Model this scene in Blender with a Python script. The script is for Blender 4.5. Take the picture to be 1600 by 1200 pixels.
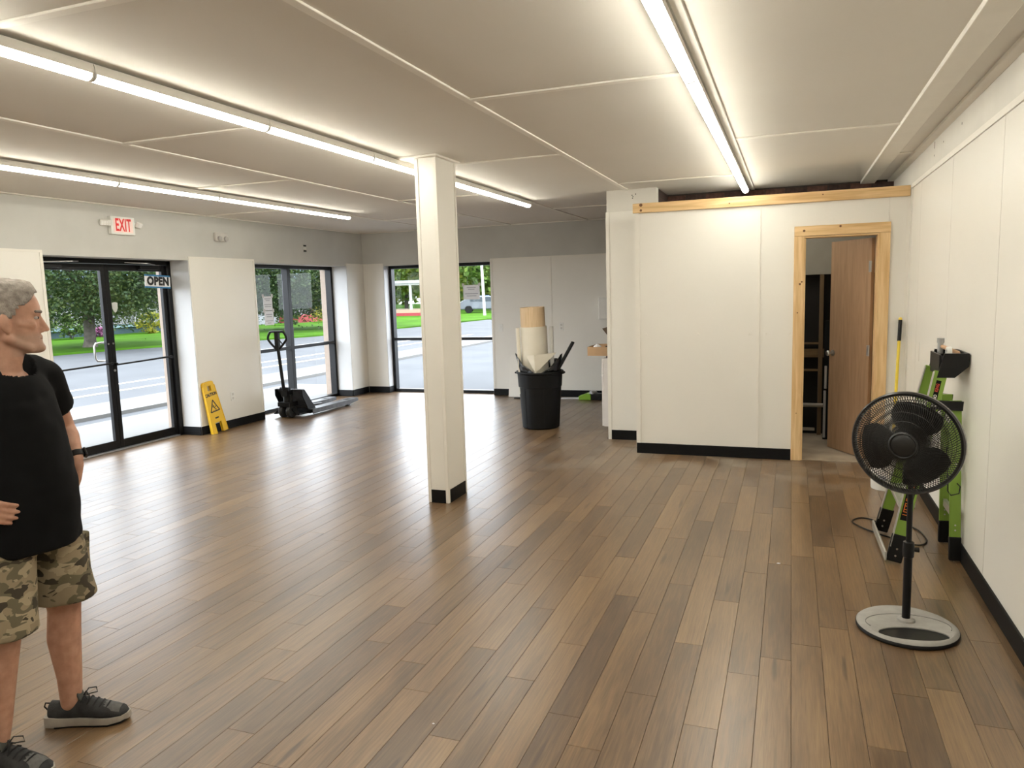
import bpy, bmesh, math, random
from mathutils import Vector, Matrix, Euler, noise as mnoise
R_ = math.radians
random.seed(7)
for o in list(bpy.data.objects):
    bpy.data.objects.remove(o)
scene = bpy.context.scene
COL = scene.collection

# ------------------------------------------------------------------ camera
F_PX, YAW, PITCH, ROLL, EYE = 1169.7, -0.358004, -0.123111, -0.02886, 1.65
fw = Vector((math.sin(YAW)*math.cos(PITCH), math.cos(YAW)*math.cos(PITCH), math.sin(PITCH)))
rt = Vector((math.cos(YAW), -math.sin(YAW), 0.0))
up = rt.cross(fw)
CR = rt*math.cos(ROLL) + up*math.sin(ROLL)
CU = -rt*math.sin(ROLL) + up*math.cos(ROLL)
cam_data = bpy.data.cameras.new('camera')
cam_data.sensor_fit = 'HORIZONTAL'; cam_data.sensor_width = 36.0
cam_data.lens = F_PX/1600*36.0
cam_data.clip_start = 0.05; cam_data.clip_end = 400
cam = bpy.data.objects.new('camera', cam_data); COL.objects.link(cam)
m = Matrix((( CR.x, CU.x, -fw.x, 0), (CR.y, CU.y, -fw.y, 0), (CR.z, CU.z, -fw.z, EYE), (0, 0, 0, 1)))
cam.matrix_world = m
scene.camera = cam
def project(p):
    d = Vector(p) - Vector((0, 0, EYE)); w = d.dot(fw)
    if w < 0.05: return None
    return 800 + F_PX*d.dot(CR)/w, 600 - F_PX*d.dot(CU)/w, w

# ------------------------------------------------------------------ world: flat overcast daylight
SKY_STRENGTH = 9.5
LAMP_STRENGTH = 47.5
LAMP_COLOR = (1.0, 0.965, 0.84)
world = bpy.data.worlds.new('overcast'); scene.world = world
world.use_nodes = True
wn = world.node_tree.nodes; wl = world.node_tree.links
bg = wn['Background']
tc = wn.new('ShaderNodeTexCoord'); sx = wn.new('ShaderNodeSeparateXYZ'); wr = wn.new('ShaderNodeValToRGB')
wl.new(tc.outputs['Generated'], sx.inputs[0]); wl.new(sx.outputs['Z'], wr.inputs[0])
wr.color_ramp.elements[0].position = 0.0; wr.color_ramp.elements[0].color = (0.80, 0.87, 0.95, 1)
wr.color_ramp.elements[1].position = 0.7; wr.color_ramp.elements[1].color = (0.86, 0.93, 1.0, 1)
wl.new(wr.outputs[0], bg.inputs['Color'])
bg.inputs['Strength'].default_value = SKY_STRENGTH
vs = scene.view_settings
vs.view_transform = 'Standard'; vs.look = 'None'; vs.exposure = 0.0; vs.gamma = 1.0; vs.use_curve_mapping = False

# ------------------------------------------------------------------ materials
MATS = {}
def nodes_of(mt): return mt.node_tree.nodes, mt.node_tree.links
def mat(name, col, rough=0.5, metal=0.0, var=0.06, scale=8.0, spec=0.5, bump=0.0, bscale=60.0, emit=None, estr=0.0, coat=0.0, sheen=0.0):
    if name in MATS: return MATS[name]
    mt = bpy.data.materials.new(name); mt.use_nodes = True
    n, l = nodes_of(mt); b = n['Principled BSDF']
    b.inputs['Roughness'].default_value = rough; b.inputs['Metallic'].default_value = metal
    b.inputs['Specular IOR Level'].default_value = spec
    b.inputs['Coat Weight'].default_value = coat
    b.inputs['Sheen Weight'].default_value = sheen
    if emit:
        b.inputs['Emission Color'].default_value = (*emit, 1); b.inputs['Emission Strength'].default_value = estr
    t = n.new('ShaderNodeTexCoord')
    nz = n.new('ShaderNodeTexNoise'); nz.inputs['Scale'].default_value = scale; nz.inputs['Detail'].default_value = 4
    l.new(t.outputs['Object'], nz.inputs['Vector'])
    rp = n.new('ShaderNodeValToRGB')
    rp.color_ramp.elements[0].position = 0.3; rp.color_ramp.elements[1].position = 0.7
    rp.color_ramp.elements[0].color = (*[max(0, c*(1-var)) for c in col], 1)
    rp.color_ramp.elements[1].color = (*[min(1, c*(1+var)) for c in col], 1)
    l.new(nz.outputs['Fac'], rp.inputs[0]); l.new(rp.outputs[0], b.inputs['Base Color'])
    if bump > 0:
        n2 = n.new('ShaderNodeTexNoise'); n2.inputs['Scale'].default_value = bscale; n2.inputs['Detail'].default_value = 5
        l.new(t.outputs['Object'], n2.inputs['Vector'])
        bp = n.new('ShaderNodeBump'); bp.inputs['Strength'].default_value = bump; bp.inputs['Distance'].default_value = 0.01
        l.new(n2.outputs['Fac'], bp.inputs['Height']); l.new(bp.outputs[0], b.inputs['Normal'])
    MATS[name] = mt
    return mt

def wood_mat(name, c1, c2, axis='Z', rough=0.5, sc=1.0, knots=False):
    mt = bpy.data.materials.new(name); mt.use_nodes = True
    n, l = nodes_of(mt); b = n['Principled BSDF']; b.inputs['Roughness'].default_value = rough
    t = n.new('ShaderNodeTexCoord'); mp = n.new('ShaderNodeMapping')
    s = [22*sc, 22*sc, 22*sc]; s['XYZ'.index(axis)] = 1.6*sc
    mp.inputs['Scale'].default_value = s
    l.new(t.outputs['Object'], mp.inputs[0])
    nz = n.new('ShaderNodeTexNoise'); nz.inputs['Scale'].default_value = 1.4; nz.inputs['Detail'].default_value = 6; nz.inputs['Distortion'].default_value = 0.6
    l.new(mp.outputs[0], nz.inputs['Vector'])
    rp = n.new('ShaderNodeValToRGB'); rp.color_ramp.elements[0].position = 0.32; rp.color_ramp.elements[1].position = 0.68
    rp.color_ramp.elements[0].color = (*c1, 1); rp.color_ramp.elements[1].color = (*c2, 1)
    l.new(nz.outputs['Fac'], rp.inputs[0]); l.new(rp.outputs[0], b.inputs['Base Color'])
    MATS[name] = mt
    return mt

def plank_material():
    mt = bpy.data.materials.new('oak_plank_floor'); mt.use_nodes = True
    n, l = nodes_of(mt); b = n['Principled BSDF']
    geo = n.new('ShaderNodeNewGeometry')
    at = n.new('ShaderNodeAttribute'); at.attribute_name = 'tone'
    # shift grain per plank
    sc = n.new('ShaderNodeVectorMath'); sc.operation = 'SCALE'; sc.inputs[0].default_value = (37.0, 91.0, 53.0)
    l.new(at.outputs['Fac'], sc.inputs['Scale'])
    ad = n.new('ShaderNodeVectorMath'); ad.operation = 'ADD'
    l.new(geo.outputs['Position'], ad.inputs[0]); l.new(sc.outputs[0], ad.inputs[1])
    def mapped(s):
        mp = n.new('ShaderNodeMapping'); mp.inputs['Scale'].default_value = s
        l.new(ad.outputs[0], mp.inputs[0]); return mp
    m1 = mapped((6.5, 1.0, 1)); m2 = mapped((70, 4.0, 1)); m3 = mapped((260, 9, 1))
    broad = n.new('ShaderNodeTexNoise'); broad.inputs['Scale'].default_value = 0.9; broad.inputs['Detail'].default_value = 3
    l.new(m1.outputs[0], broad.inputs['Vector'])
    grain = n.new('ShaderNodeTexNoise'); grain.inputs['Scale'].default_value = 1.0; grain.inputs['Detail'].default_value = 5; grain.inputs['Distortion'].default_value = 0.5
    l.new(m2.outputs[0], grain.inputs['Vector'])
    fine = n.new('ShaderNodeTexNoise'); fine.inputs['Scale'].default_value = 1.0; fine.inputs['Detail'].default_value = 3
    l.new(m3.outputs[0], fine.inputs['Vector'])
    # cathedral arcs: distorted bands
    mw = mapped((16, 1.6, 1))
    wv = n.new('ShaderNodeTexWave'); wv.wave_type = 'BANDS'; wv.bands_direction = 'X'
    wv.inputs['Scale'].default_value = 1.1; wv.inputs['Distortion'].default_value = 7.0; wv.inputs['Detail'].default_value = 2.5; wv.inputs['Detail Scale'].default_value = 0.9
    l.new(mw.outputs[0], wv.inputs['Vector'])
    def math_(op, a=None, bb=None, v1=None, v2=None):
        x = n.new('ShaderNodeMath'); x.operation = op
        if a is not None: l.new(a, x.inputs[0])
        if v1 is not None: x.inputs[0].default_value = v1
        if bb is not None: l.new(bb, x.inputs[1])
        if v2 is not None: x.inputs[1].default_value = v2
        return x.outputs[0]
    fr = math_('FRACT', at.outputs['Fac'])
    def stretch(sock, lo, hi, k):
        q = n.new('ShaderNodeMapRange'); q.inputs[1].default_value = lo; q.inputs[2].default_value = hi; q.inputs[3].default_value = 0.0; q.inputs[4].default_value = k
        l.new(sock, q.inputs[0]); return q.outputs[0]
    t0 = stretch(broad.outputs['Fac'], 0.30, 0.70, 0.38)
    t1 = stretch(grain.outputs['Fac'], 0.32, 0.68, 0.24)
    wm = n.new('ShaderNodeMapRange'); wm.inputs[1].default_value = 0.0; wm.inputs[2].default_value = 0.30; wm.inputs[3].default_value = -0.10; wm.inputs[4].default_value = 0.0
    l.new(wv.outputs['Fac'], wm.inputs[0])
    wk = n.new('ShaderNodeMapRange'); wk.inputs[1].default_value = 0.45; wk.inputs[2].default_value = 0.62; l.new(broad.outputs['Fac'], wk.inputs[0])
    t2 = math_('MULTIPLY', wm.outputs[0], wk.outputs[0])
    t3 = stretch(fine.outputs['Fac'], 0.32, 0.68, 0.16)
    t4 = math_('MULTIPLY', fr, v2=0.36)
    s = math_('ADD', math_('ADD', t0, t1), math_('ADD', t2, t3))
    s = math_('ADD', s, t4); s = math_('SUBTRACT', s, v2=0.07)
    mk = mapped((8.0, 1.1, 0.01))
    vo = n.new('ShaderNodeTexVoronoi'); vo.voronoi_dimensions = '2D'; vo.inputs['Scale'].default_value = 1.0; l.new(mk.outputs[0], vo.inputs['Vector'])
    kn = n.new('ShaderNodeMapRange'); kn.inputs[1].default_value = 0.13; kn.inputs[2].default_value = 0.03; kn.inputs[3].default_value = 0.0; kn.inputs[4].default_value = 0.34
    dj = math_('ADD', vo.outputs['Distance'], math_('MULTIPLY', grain.outputs['Fac'], v2=0.16)); dj = math_('SUBTRACT', dj, v2=0.08)
    l.new(dj, kn.inputs[0])
    sc2 = n.new('ShaderNodeSeparateColor'); l.new(vo.outputs['Color'], sc2.inputs[0])
    gt = n.new('ShaderNodeMath'); gt.operation = 'GREATER_THAN'; gt.inputs[1].default_value = 0.80; l.new(sc2.outputs[0], gt.inputs[0])
    s = math_('SUBTRACT', s, math_('MULTIPLY', kn.outputs[0], gt.outputs[0]))
    rp = n.new('ShaderNodeValToRGB'); e = rp.color_ramp.elements
    e[0].position = 0.05; e[0].color = (0.058, 0.033, 0.017, 1)
    e[1].position = 0.95; e[1].color = (0.260, 0.166, 0.082, 1)
    x = e.new(0.35); x.color = (0.108, 0.064, 0.032, 1)
    x = e.new(0.62); x.color = (0.178, 0.108, 0.053, 1)
    l.new(s, rp.inputs[0])
    # grout-pale dust by the partition
    sp = n.new('ShaderNodeSeparateXYZ'); l.new(geo.outputs['Position'], sp.inputs[0])
    dn = n.new('ShaderNodeTexNoise'); dn.inputs['Scale'].default_value = 2.6; dn.inputs['Detail'].default_value = 7; dn.inputs['Roughness'].default_value = 0.65
    l.new(geo.outputs['Position'], dn.inputs['Vector'])
    my = n.new('ShaderNodeMapRange'); my.inputs[1].default_value = 6.0; my.inputs[2].default_value = 7.0; l.new(sp.outputs['Y'], my.inputs[0])
    mx = n.new('ShaderNodeMapRange'); mx.inputs[1].default_value = -3.0; mx.inputs[2].default_value = -1.8; l.new(sp.outputs['X'], mx.inputs[0])
    dr = n.new('ShaderNodeMapRange'); dr.inputs[1].default_value = 0.42; dr.inputs[2].default_value = 0.70; l.new(dn.outputs['Fac'], dr.inputs[0])
    dm = math_('MULTIPLY', math_('MULTIPLY', my.outputs[0], mx.outputs[0]), dr.outputs[0])
    dm = math_('MULTIPLY', dm, v2=0.80)
    mix = n.new('ShaderNodeMix'); mix.data_type = 'RGBA'
    l.new(dm, mix.inputs['Factor']); l.new(rp.outputs[0], mix.inputs[6]); mix.inputs[7].default_value = (0.30, 0.265, 0.215, 1)
    l.new(mix.outputs[2], b.inputs['Base Color'])
    rr = n.new('ShaderNodeMapRange'); rr.inputs[3].default_value = 0.27; rr.inputs[4].default_value = 0.38
    l.new(grain.outputs['Fac'], rr.inputs[0])
    ra = math_('ADD', rr.outputs[0], math_('MULTIPLY', dm, v2=0.5))
    l.new(ra, b.inputs['Roughness'])
    b.inputs['Specular IOR Level'].default_value = 0.55
    b.inputs['Coat Weight'].default_value = 0.30; b.inputs['Coat Roughness'].default_value = 0.34
    bp = n.new('ShaderNodeBump'); bp.inputs['Strength'].default_value = 0.05; bp.inputs['Distance'].default_value = 0.004
    l.new(fine.outputs['Fac'], bp.inputs['Height']); l.new(bp.outputs[0], b.inputs['Normal'])
    MATS['plank'] = mt
    return mt

def glass_mat(name, tint=(1, 1, 1), ior=1.22):
    mt = bpy.data.materials.new(name); mt.use_nodes = True
    n, l = nodes_of(mt); n.remove(n['Principled BSDF'])
    out = n['Material Output']
    tr = n.new('ShaderNodeBsdfTransparent'); tr.inputs[0].default_value = (*tint, 1)
    gl = n.new('ShaderNodeBsdfGlossy'); gl.inputs['Roughness'].default_value = 0.02
    fr = n.new('ShaderNodeFresnel'); fr.inputs[0].default_value = ior
    nz = n.new('ShaderNodeTexNoise'); nz.inputs['Scale'].default_value = 1.5
    bp = n.new('ShaderNodeBump'); bp.inputs['Strength'].default_value = 0.01
    l.new(nz.outputs['Fac'], bp.inputs['Height']); l.new(bp.outputs[0], gl.inputs['Normal'])
    mx = n.new('ShaderNodeMixShader')
    ge = n.new('ShaderNodeNewGeometry'); iv = n.new('ShaderNodeMath'); iv.operation = 'SUBTRACT'; iv.inputs[0].default_value = 1.0
    l.new(ge.outputs['Backfacing'], iv.inputs[1])
    mf = n.new('ShaderNodeMath'); mf.operation = 'MULTIPLY'; l.new(fr.outputs[0], mf.inputs[0]); l.new(iv.outputs[0], mf.inputs[1])
    l.new(mf.outputs[0], mx.inputs[0]); l.new(tr.outputs[0], mx.inputs[1]); l.new(gl.outputs[0], mx.inputs[2])
    l.new(mx.outputs[0], out.inputs[0])
    MATS[name] = mt
    return mt

def brick_mat(name, c1, c2, mortar, sc=1.0):
    mt = bpy.data.materials.new(name); mt.use_nodes = True
    n, l = nodes_of(mt); b = n['Principled BSDF']; b.inputs['Roughness'].default_value = 0.9
    t = n.new('ShaderNodeTexCoord'); mp = n.new('ShaderNodeMapping'); mp.inputs['Rotation'].default_value = (R_(90), 0, 0)
    l.new(t.outputs['Object'], mp.inputs[0])
    br = n.new('ShaderNodeTexBrick'); br.inputs['Color1'].default_value = (*c1, 1); br.inputs['Color2'].default_value = (*c2, 1)
    br.inputs['Mortar'].default_value = (*mortar, 1); br.inputs['Scale'].default_value = 4.6*sc
    l.new(mp.outputs[0], br.inputs['Vector']); l.new(br.outputs[0], b.inputs['Base Color'])
    MATS[name] = mt
    return mt

def camo_mat():
    mt = bpy.data.materials.new('camouflage_cloth'); mt.use_nodes = True
    n, l = nodes_of(mt); b = n['Principled BSDF']; b.inputs['Roughness'].default_value = 0.95
    t = n.new('ShaderNodeTexCoord')
    prev = None
    base = (0.255, 0.20, 0.125)
    cols = [((0.125, 0.105, 0.062), 0.52, 11.0, 1.7), ((0.33, 0.265, 0.17), 0.60, 14.0, 5.1), ((0.045, 0.035, 0.022), 0.585, 13.0, 9.3)]
    for i, (c, th, s, off) in enumerate(cols):
        mp = n.new('ShaderNodeMapping'); mp.inputs['Location'].default_value = (off, off*2, off*3); mp.inputs['Scale'].default_value = (1, 1, 1.7)
        l.new(t.outputs['Object'], mp.inputs[0])
        nz = n.new('ShaderNodeTexNoise'); nz.inputs['Scale'].default_value = s; nz.inputs['Detail'].default_value = 2; nz.inputs['Distortion'].default_value = 0.5
        l.new(mp.outputs[0], nz.inputs['Vector'])
        g = n.new('ShaderNodeMath'); g.operation = 'GREATER_THAN'; g.inputs[1].default_value = th
        l.new(nz.outputs['Fac'], g.inputs[0])
        mx = n.new('ShaderNodeMix'); mx.data_type = 'RGBA'
        l.new(g.outputs[0], mx.inputs['Factor'])
        if prev is None: mx.inputs[6].default_value = (*base, 1)
        else: l.new(prev, mx.inputs[6])
        mx.inputs[7].default_value = (*c, 1)
        prev = mx.outputs[2]
    l.new(prev, b.inputs['Base Color'])
    n2 = n.new('ShaderNodeTexNoise'); n2.inputs['Scale'].default_value = 9
    l.new(t.outputs['Object'], n2.inputs['Vector'])
    bp = n.new('ShaderNodeBump'); bp.inputs['Strength'].default_value = 0.5; bp.inputs['Distance'].default_value = 0.02
    l.new(n2.outputs['Fac'], bp.inputs['Height']); l.new(bp.outputs[0], b.inputs['Normal'])
    MATS['camo'] = mt
    return mt

def skin_mat():
    mt = bpy.data.materials.new('skin'); mt.use_nodes = True
    n, l = nodes_of(mt); b = n['Principled BSDF']; b.inputs['Roughness'].default_value = 0.55
    b.inputs['Subsurface Weight'].default_value = 0.12; b.inputs['Subsurface Radius'].default_value = (0.012, 0.005, 0.003); b.inputs['Subsurface Scale'].default_value = 0.5
    at = n.new('ShaderNodeAttribute'); at.attribute_name = 'stubble'
    t = n.new('ShaderNodeTexCoord'); nz = n.new('ShaderNodeTexNoise'); nz.inputs['Scale'].default_value = 30; nz.inputs['Detail'].default_value = 6
    l.new(t.outputs['Object'], nz.inputs['Vector'])
    rp = n.new('ShaderNodeValToRGB'); rp.color_ramp.elements[0].position = 0.3; rp.color_ramp.elements[1].position = 0.7
    rp.color_ramp.elements[0].color = (0.40, 0.205, 0.135, 1); rp.color_ramp.elements[1].color = (0.52, 0.29, 0.20, 1)
    l.new(nz.outputs['Fac'], rp.inputs[0])
    mx = n.new('ShaderNodeMix'); mx.data_type = 'RGBA'
    mu = n.new('ShaderNodeMath'); mu.operation = 'MULTIPLY'; mu.inputs[1].default_value = 0.6
    l.new(at.outputs['Fac'], mu.inputs[0]); l.new(mu.outputs[0], mx.inputs['Factor'])
    l.new(rp.outputs[0], mx.inputs[6]); mx.inputs[7].default_value = (0.30, 0.23, 0.185, 1)
    l.new(mx.outputs[2], b.inputs['Base Color'])
    MATS['skin'] = mt
    return mt

def leaf_mat(name, cols, sc=0.35):
    mt = bpy.data.materials.new(name); mt.use_nodes = True
    n, l = nodes_of(mt); b = n['Principled BSDF']; b.inputs['Roughness'].default_value = 0.7
    g = n.new('ShaderNodeNewGeometry')
    nz = n.new('ShaderNodeTexNoise'); nz.inputs['Scale'].default_value = sc; nz.inputs['Detail'].default_value = 3
    l.new(g.outputs['Position'], nz.inputs['Vector'])
    ad = n.new('ShaderNodeMath'); ad.operation = 'MULTIPLY_ADD'; ad.inputs[1].default_value = 0.35
    l.new(g.outputs['Random Per Island'], ad.inputs[0]); 
    mu = n.new('ShaderNodeMath'); mu.operation = 'MULTIPLY'; mu.inputs[1].default_value = 0.9
    l.new(nz.outputs['Fac'], mu.inputs[0]); l.new(mu.outputs[0], ad.inputs[2])
    rp = n.new('ShaderNodeValToRGB'); e = rp.color_ramp.elements
    e[0].position = 0.3; e[0].color = (*cols[0], 1); e[1].position = 0.9; e[1].color = (*cols[2], 1)
    x = e.new(0.6); x.color = (*cols[1], 1)
    l.new(ad.outputs[0], rp.inputs[0]); l.new(rp.outputs[0], b.inputs['Base Color'])
    tr = n.new('ShaderNodeBsdfTranslucent'); l.new(rp.outputs[0], tr.inputs[0])
    mx = n.new('ShaderNodeMixShader'); mx.inputs[0].default_value = 0.35
    l.new(b.outputs[0], mx.inputs[1]); l.new(tr.outputs[0], mx.inputs[2]); l.new(mx.outputs[0], n['Material Output'].inputs[0])
    MATS[name] = mt
    return mt

# ------------------------------------------------------------------ geometry helpers
class MB:
    def __init__(s): s.v = []; s.f = []
    def add(s, vs, fs):
        k = len(s.v); s.v += [tuple(p) for p in vs]; s.f += [tuple(i+k for i in q) for q in fs]; return s
    def box(s, x0, x1, y0, y1, z0, z1, M=None):
        vs = [(x0,y0,z0),(x1,y0,z0),(x1,y1,z0),(x0,y1,z0),(x0,y0,z1),(x1,y0,z1),(x1,y1,z1),(x0,y1,z1)]
        if M is not None: vs = [M @ Vector(p) for p in vs]
        return s.add(vs, [(0,3,2,1),(4,5,6,7),(0,1,5,4),(1,2,6,5),(2,3,7,6),(3,0,4,7)])
    def bar(s, a, b, w, h, upv=(0,0,1), w2=None, h2=None):
        """rectangular bar from a to b: w along side, h along up"""
        a, b = Vector(a), Vector(b); d = (b-a).normalized(); u = Vector(upv)
        sd = d.cross(u)
        if sd.length < 1e-4: sd = d.cross(Vector((1,0,0)))
        sd.normalize(); u = sd.cross(d).normalized()
        w2 = w if w2 is None else w2; h2 = h if h2 is None else h2
        vs = []
        for p, ww, hh in ((a, w, h), (b, w2, h2)):
            for sx_, sy_ in ((-1,-1),(1,-1),(1,1),(-1,1)): vs.append(p + sd*(sx_*ww/2) + u*(sy_*hh/2))
        return s.add(vs, [(3,2,1,0),(4,5,6,7),(0,1,5,4),(1,2,6,5),(2,3,7,6),(3,0,4,7)])
    def cyl(s, a, b, r0, r1=None, n=16, caps=True):
        r1 = r0 if r1 is None else r1
        a, b = Vector(a), Vector(b); d = (b-a).normalized()
        u = d.orthogonal().normalized(); w = d.cross(u)
        vs = []
        for p, r in ((a, r0), (b, r1)):
            for i in range(n):
                t = 2*math.pi*i/n; vs.append(p + u*(r*math.cos(t)) + w*(r*math.sin(t)))
        fs = [(i, (i+1)%n, n+(i+1)%n, n+i) for i in range(n)]
        if caps: fs += [tuple(range(n-1,-1,-1)), tuple(range(n, 2*n))]
        return s.add(vs, fs)
    def tube(s, pts, r, n=8, closed=False):
        pts = [Vector(p) for p in pts]; N = len(pts); rr = r if hasattr(r, '__len__') else [r]*N
        vs = []; u = None
        for i, p in enumerate(pts):
            if closed: d = (pts[(i+1)%N]-pts[i-1])
            else: d = pts[min(i+1,N-1)]-pts[max(i-1,0)]
            d.normalize()
            if u is None: u = d.orthogonal().normalized()
            u = (u - d*u.dot(d))
            if u.length < 1e-5: u = d.orthogonal()
            u.normalize(); w = d.cross(u)
            for k in range(n):
                t = 2*math.pi*k/n; vs.append(p + u*(rr[i]*math.cos(t)) + w*(rr[i]*math.sin(t)))
        fs = []
        for i in range(N if closed else N-1):
            j = (i+1)%N
            for k in range(n): fs.append((i*n+k, i*n+(k+1)%n, j*n+(k+1)%n, j*n+k))
        if not closed: fs += [tuple(range(n-1,-1,-1)), tuple(range((N-1)*n, N*n))]
        return s.add(vs, fs)
    def lathe(s, prof, n=24, M=None, cap=True):
        """prof: list of (r,z)"""
        vs = []
        for r, z in prof:
            for i in range(n):
                t = 2*math.pi*i/n; p = Vector((r*math.cos(t), r*math.sin(t), z)); vs.append(M @ p if M is not None else p)
        fs = []
        for k in range(len(prof)-1):
            for i in range(n): fs.append((k*n+i, k*n+(i+1)%n, (k+1)*n+(i+1)%n, (k+1)*n+i))
        if cap: fs += [tuple(range(n-1,-1,-1)), tuple(range((len(prof)-1)*n, len(prof)*n))]
        return s.add(vs, fs)
    def ell(s, c, r, nu=16, nv=10, M=None):
        vs = []; c = Vector(c)
        for j in range(nv+1):
            ph = math.pi*j/nv
            for i in range(nu):
                t = 2*math.pi*i/nu
                p = Vector((r[0]*math.sin(ph)*math.cos(t), r[1]*math.sin(ph)*math.sin(t), r[2]*math.cos(ph)))
                if M is not None: p = M @ p
                vs.append(c+p)
        fs = []
        for j in range(nv):
            for i in range(nu): fs.append((j*nu+i, (j+1)*nu+i, (j+1)*nu+(i+1)%nu, j*nu+(i+1)%nu))
        return s.add(vs, fs)
    def cap(s, a, b, r0, r1=None, n=14):
        """tapered capsule"""
        r1 = r0 if r1 is None else r1
        s.cyl(a, b, r0, r1, n); s.ell(a, (r0,)*3, n, 8); s.ell(b, (r1,)*3, n, 8); return s
    def prism(s, poly, h, M=None):
        """polygon in xy extruded 0..h in z"""
        n = len(poly); vs = [Vector((x,y,0)) for x,y in poly]+[Vector((x,y,h)) for x,y in poly]
        if M is not None: vs = [M @ p for p in vs]
        return s.add(vs, [tuple(range(n-1,-1,-1)), tuple(range(n,2*n))]+[(i,(i+1)%n,n+(i+1)%n,n+i) for i in range(n)])
    def loft(s, rings, caps=True):
        n = len(rings[0]); vs = [p for r in rings for p in r]; fs = []
        for k in range(len(rings)-1):
            for i in range(n): fs.append((k*n+i, k*n+(i+1)%n, (k+1)*n+(i+1)%n, (k+1)*n+i))
        if caps: fs += [tuple(range(n-1,-1,-1)), tuple(range((len(rings)-1)*n, len(rings)*n))]
        return s.add(vs, fs)
    def mesh(s, name, smooth=True, angle=35):
        me = bpy.data.meshes.new(name); me.from_pydata(s.v, [], s.f)
        bm = bmesh.new(); bm.from_mesh(me)
        bmesh.ops.recalc_face_normals(bm, faces=bm.faces)
        bm.to_mesh(me); bm.free()
        if smooth:
            me.polygons.foreach_set('use_smooth', [True]*len(me.polygons)); me.set_sharp_from_angle(angle=R_(angle))
        return me
    def build(s, name, mt, parent=None, smooth=True, angle=35, bevel=0.0, M=None):
        me = s.mesh(name, smooth, angle)
        return put(name, me, mt, parent, bevel, M)

def put(name, me, mt, parent=None, bevel=0.0, M=None):
    if mt is not None:
        me.materials.clear(); me.materials.append(mt)
    o = bpy.data.objects.new(name, me); COL.objects.link(o)
    if parent is not None: o.parent = parent
    if M is not None: o.matrix_local = M
    if bevel > 0:
        b = o.modifiers.new('soft_edges', 'BEVEL'); b.width = bevel; b.segments = 2; b.limit_method = 'ANGLE'; b.angle_limit = R_(40)
    return o
def empty(name, loc=(0,0,0), rz=0.0, rot=None):
    o = bpy.data.objects.new(name, None); COL.objects.link(o); o.empty_display_size = 0.1
    o.location = loc
    o.rotation_euler = rot if rot is not None else (0,0,rz)
    return o
def tag(o, label=None, cat=None, group=None, kind=None):
    if label: o['label'] = label
    if cat: o['category'] = cat
    if group: o['group'] = group
    if kind: o['kind'] = kind
    return o
def struct(o, label=None):
    o['kind'] = 'structure'
    if label: o['label'] = label
    return o
def thing(name, label, cat, loc=(0,0,0), rz=0.0, group=None, rot=None):
    return tag(empty(name, loc, rz, rot), label, cat, group)
def copy_tree(o, parent=None):
    c = o.copy(); COL.objects.link(c); c.parent = parent
    for ch in [x for x in bpy.data.objects if x.parent == o]: copy_tree(ch, c)
    return c
def remeshed(mb, voxel, smooth_it=6, name='m', smooth_f=0.5):
    me = bpy.data.meshes.new(name); me.from_pydata([tuple(p) for p in mb.v], [], mb.f)
    o = bpy.data.objects.new(name, me); COL.objects.link(o)
    r = o.modifiers.new('r', 'REMESH'); r.mode = 'VOXEL'; r.voxel_size = voxel
    if smooth_it:
        sm = o.modifiers.new('s', 'SMOOTH'); sm.iterations = smooth_it; sm.factor = smooth_f
    dg = bpy.context.evaluated_depsgraph_get()
    out = bpy.data.meshes.new_from_object(o.evaluated_get(dg))
    bpy.data.objects.remove(o); bpy.data.meshes.remove(me)
    out.name = name
    out.polygons.foreach_set('use_smooth', [True]*len(out.polygons))
    return out
def text_mesh(body, size, extrude=0.0008, offset=0.0, sx_=1.0, spacing=1.0, shear=0.0):
    cu = bpy.data.curves.new('t', 'FONT'); cu.body = body; cu.size = size; cu.extrude = extrude; cu.offset = offset
    cu.align_x = 'CENTER'; cu.align_y = 'CENTER'; cu.space_character = spacing; cu.resolution_u = 3; cu.shear = shear
    o = bpy.data.objects.new('t', cu); COL.objects.link(o)
    dg = bpy.context.evaluated_depsgraph_get()
    me = bpy.data.meshes.new_from_object(o.evaluated_get(dg))
    bpy.data.objects.remove(o); bpy.data.curves.remove(cu)
    for v in me.vertices: v.co.x *= sx_
    return me
def frame(right, upv, nrm, loc):
    r, u, n_ = Vector(right), Vector(upv), Vector(nrm)
    return Matrix(((r.x,u.x,n_.x,loc[0]),(r.y,u.y,n_.y,loc[1]),(r.z,u.z,n_.z,loc[2]),(0,0,0,1)))

# shared materials
white_panel = mat('white_wall_panel', (0.80, 0.775, 0.72), 0.38, var=0.012, scale=2.0)
white_trim = mat('white_trim', (0.80, 0.77, 0.71), 0.45, var=0.02)
grey_wall = mat('painted_drywall', (0.56, 0.555, 0.525), 0.8, var=0.05, scale=2.2)
warm_wall = mat('painted_strip_warm', (0.68, 0.655, 0.605), 0.8, var=0.05, scale=2.5)
ceil_mat = mat('ceiling_paint', (0.78, 0.745, 0.685), 0.85, var=0.015, scale=1.5)
batten_mat = mat('ceiling_batten_paint', (0.88, 0.845, 0.775), 0.7, var=0.02)
black_base = mat('black_rubber', (0.004, 0.004, 0.0045), 0.55, var=0.2, spec=0.2)
black_metal = mat('black_aluminium', (0.005, 0.005, 0.0055), 0.4, var=0.2, spec=0.3)
black_plastic = mat('black_plastic', (0.0045, 0.0045, 0.005), 0.4, var=0.2, spec=0.3)
black_matte = mat('black_matte', (0.005, 0.005, 0.005), 0.7, var=0.2, spec=0.2)
chrome = mat('brushed_steel', (0.55, 0.55, 0.55), 0.3, 1.0, var=0.05)
grey_metal = mat('grey_metal', (0.42, 0.42, 0.42), 0.4, 0.7, var=0.08)
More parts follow.
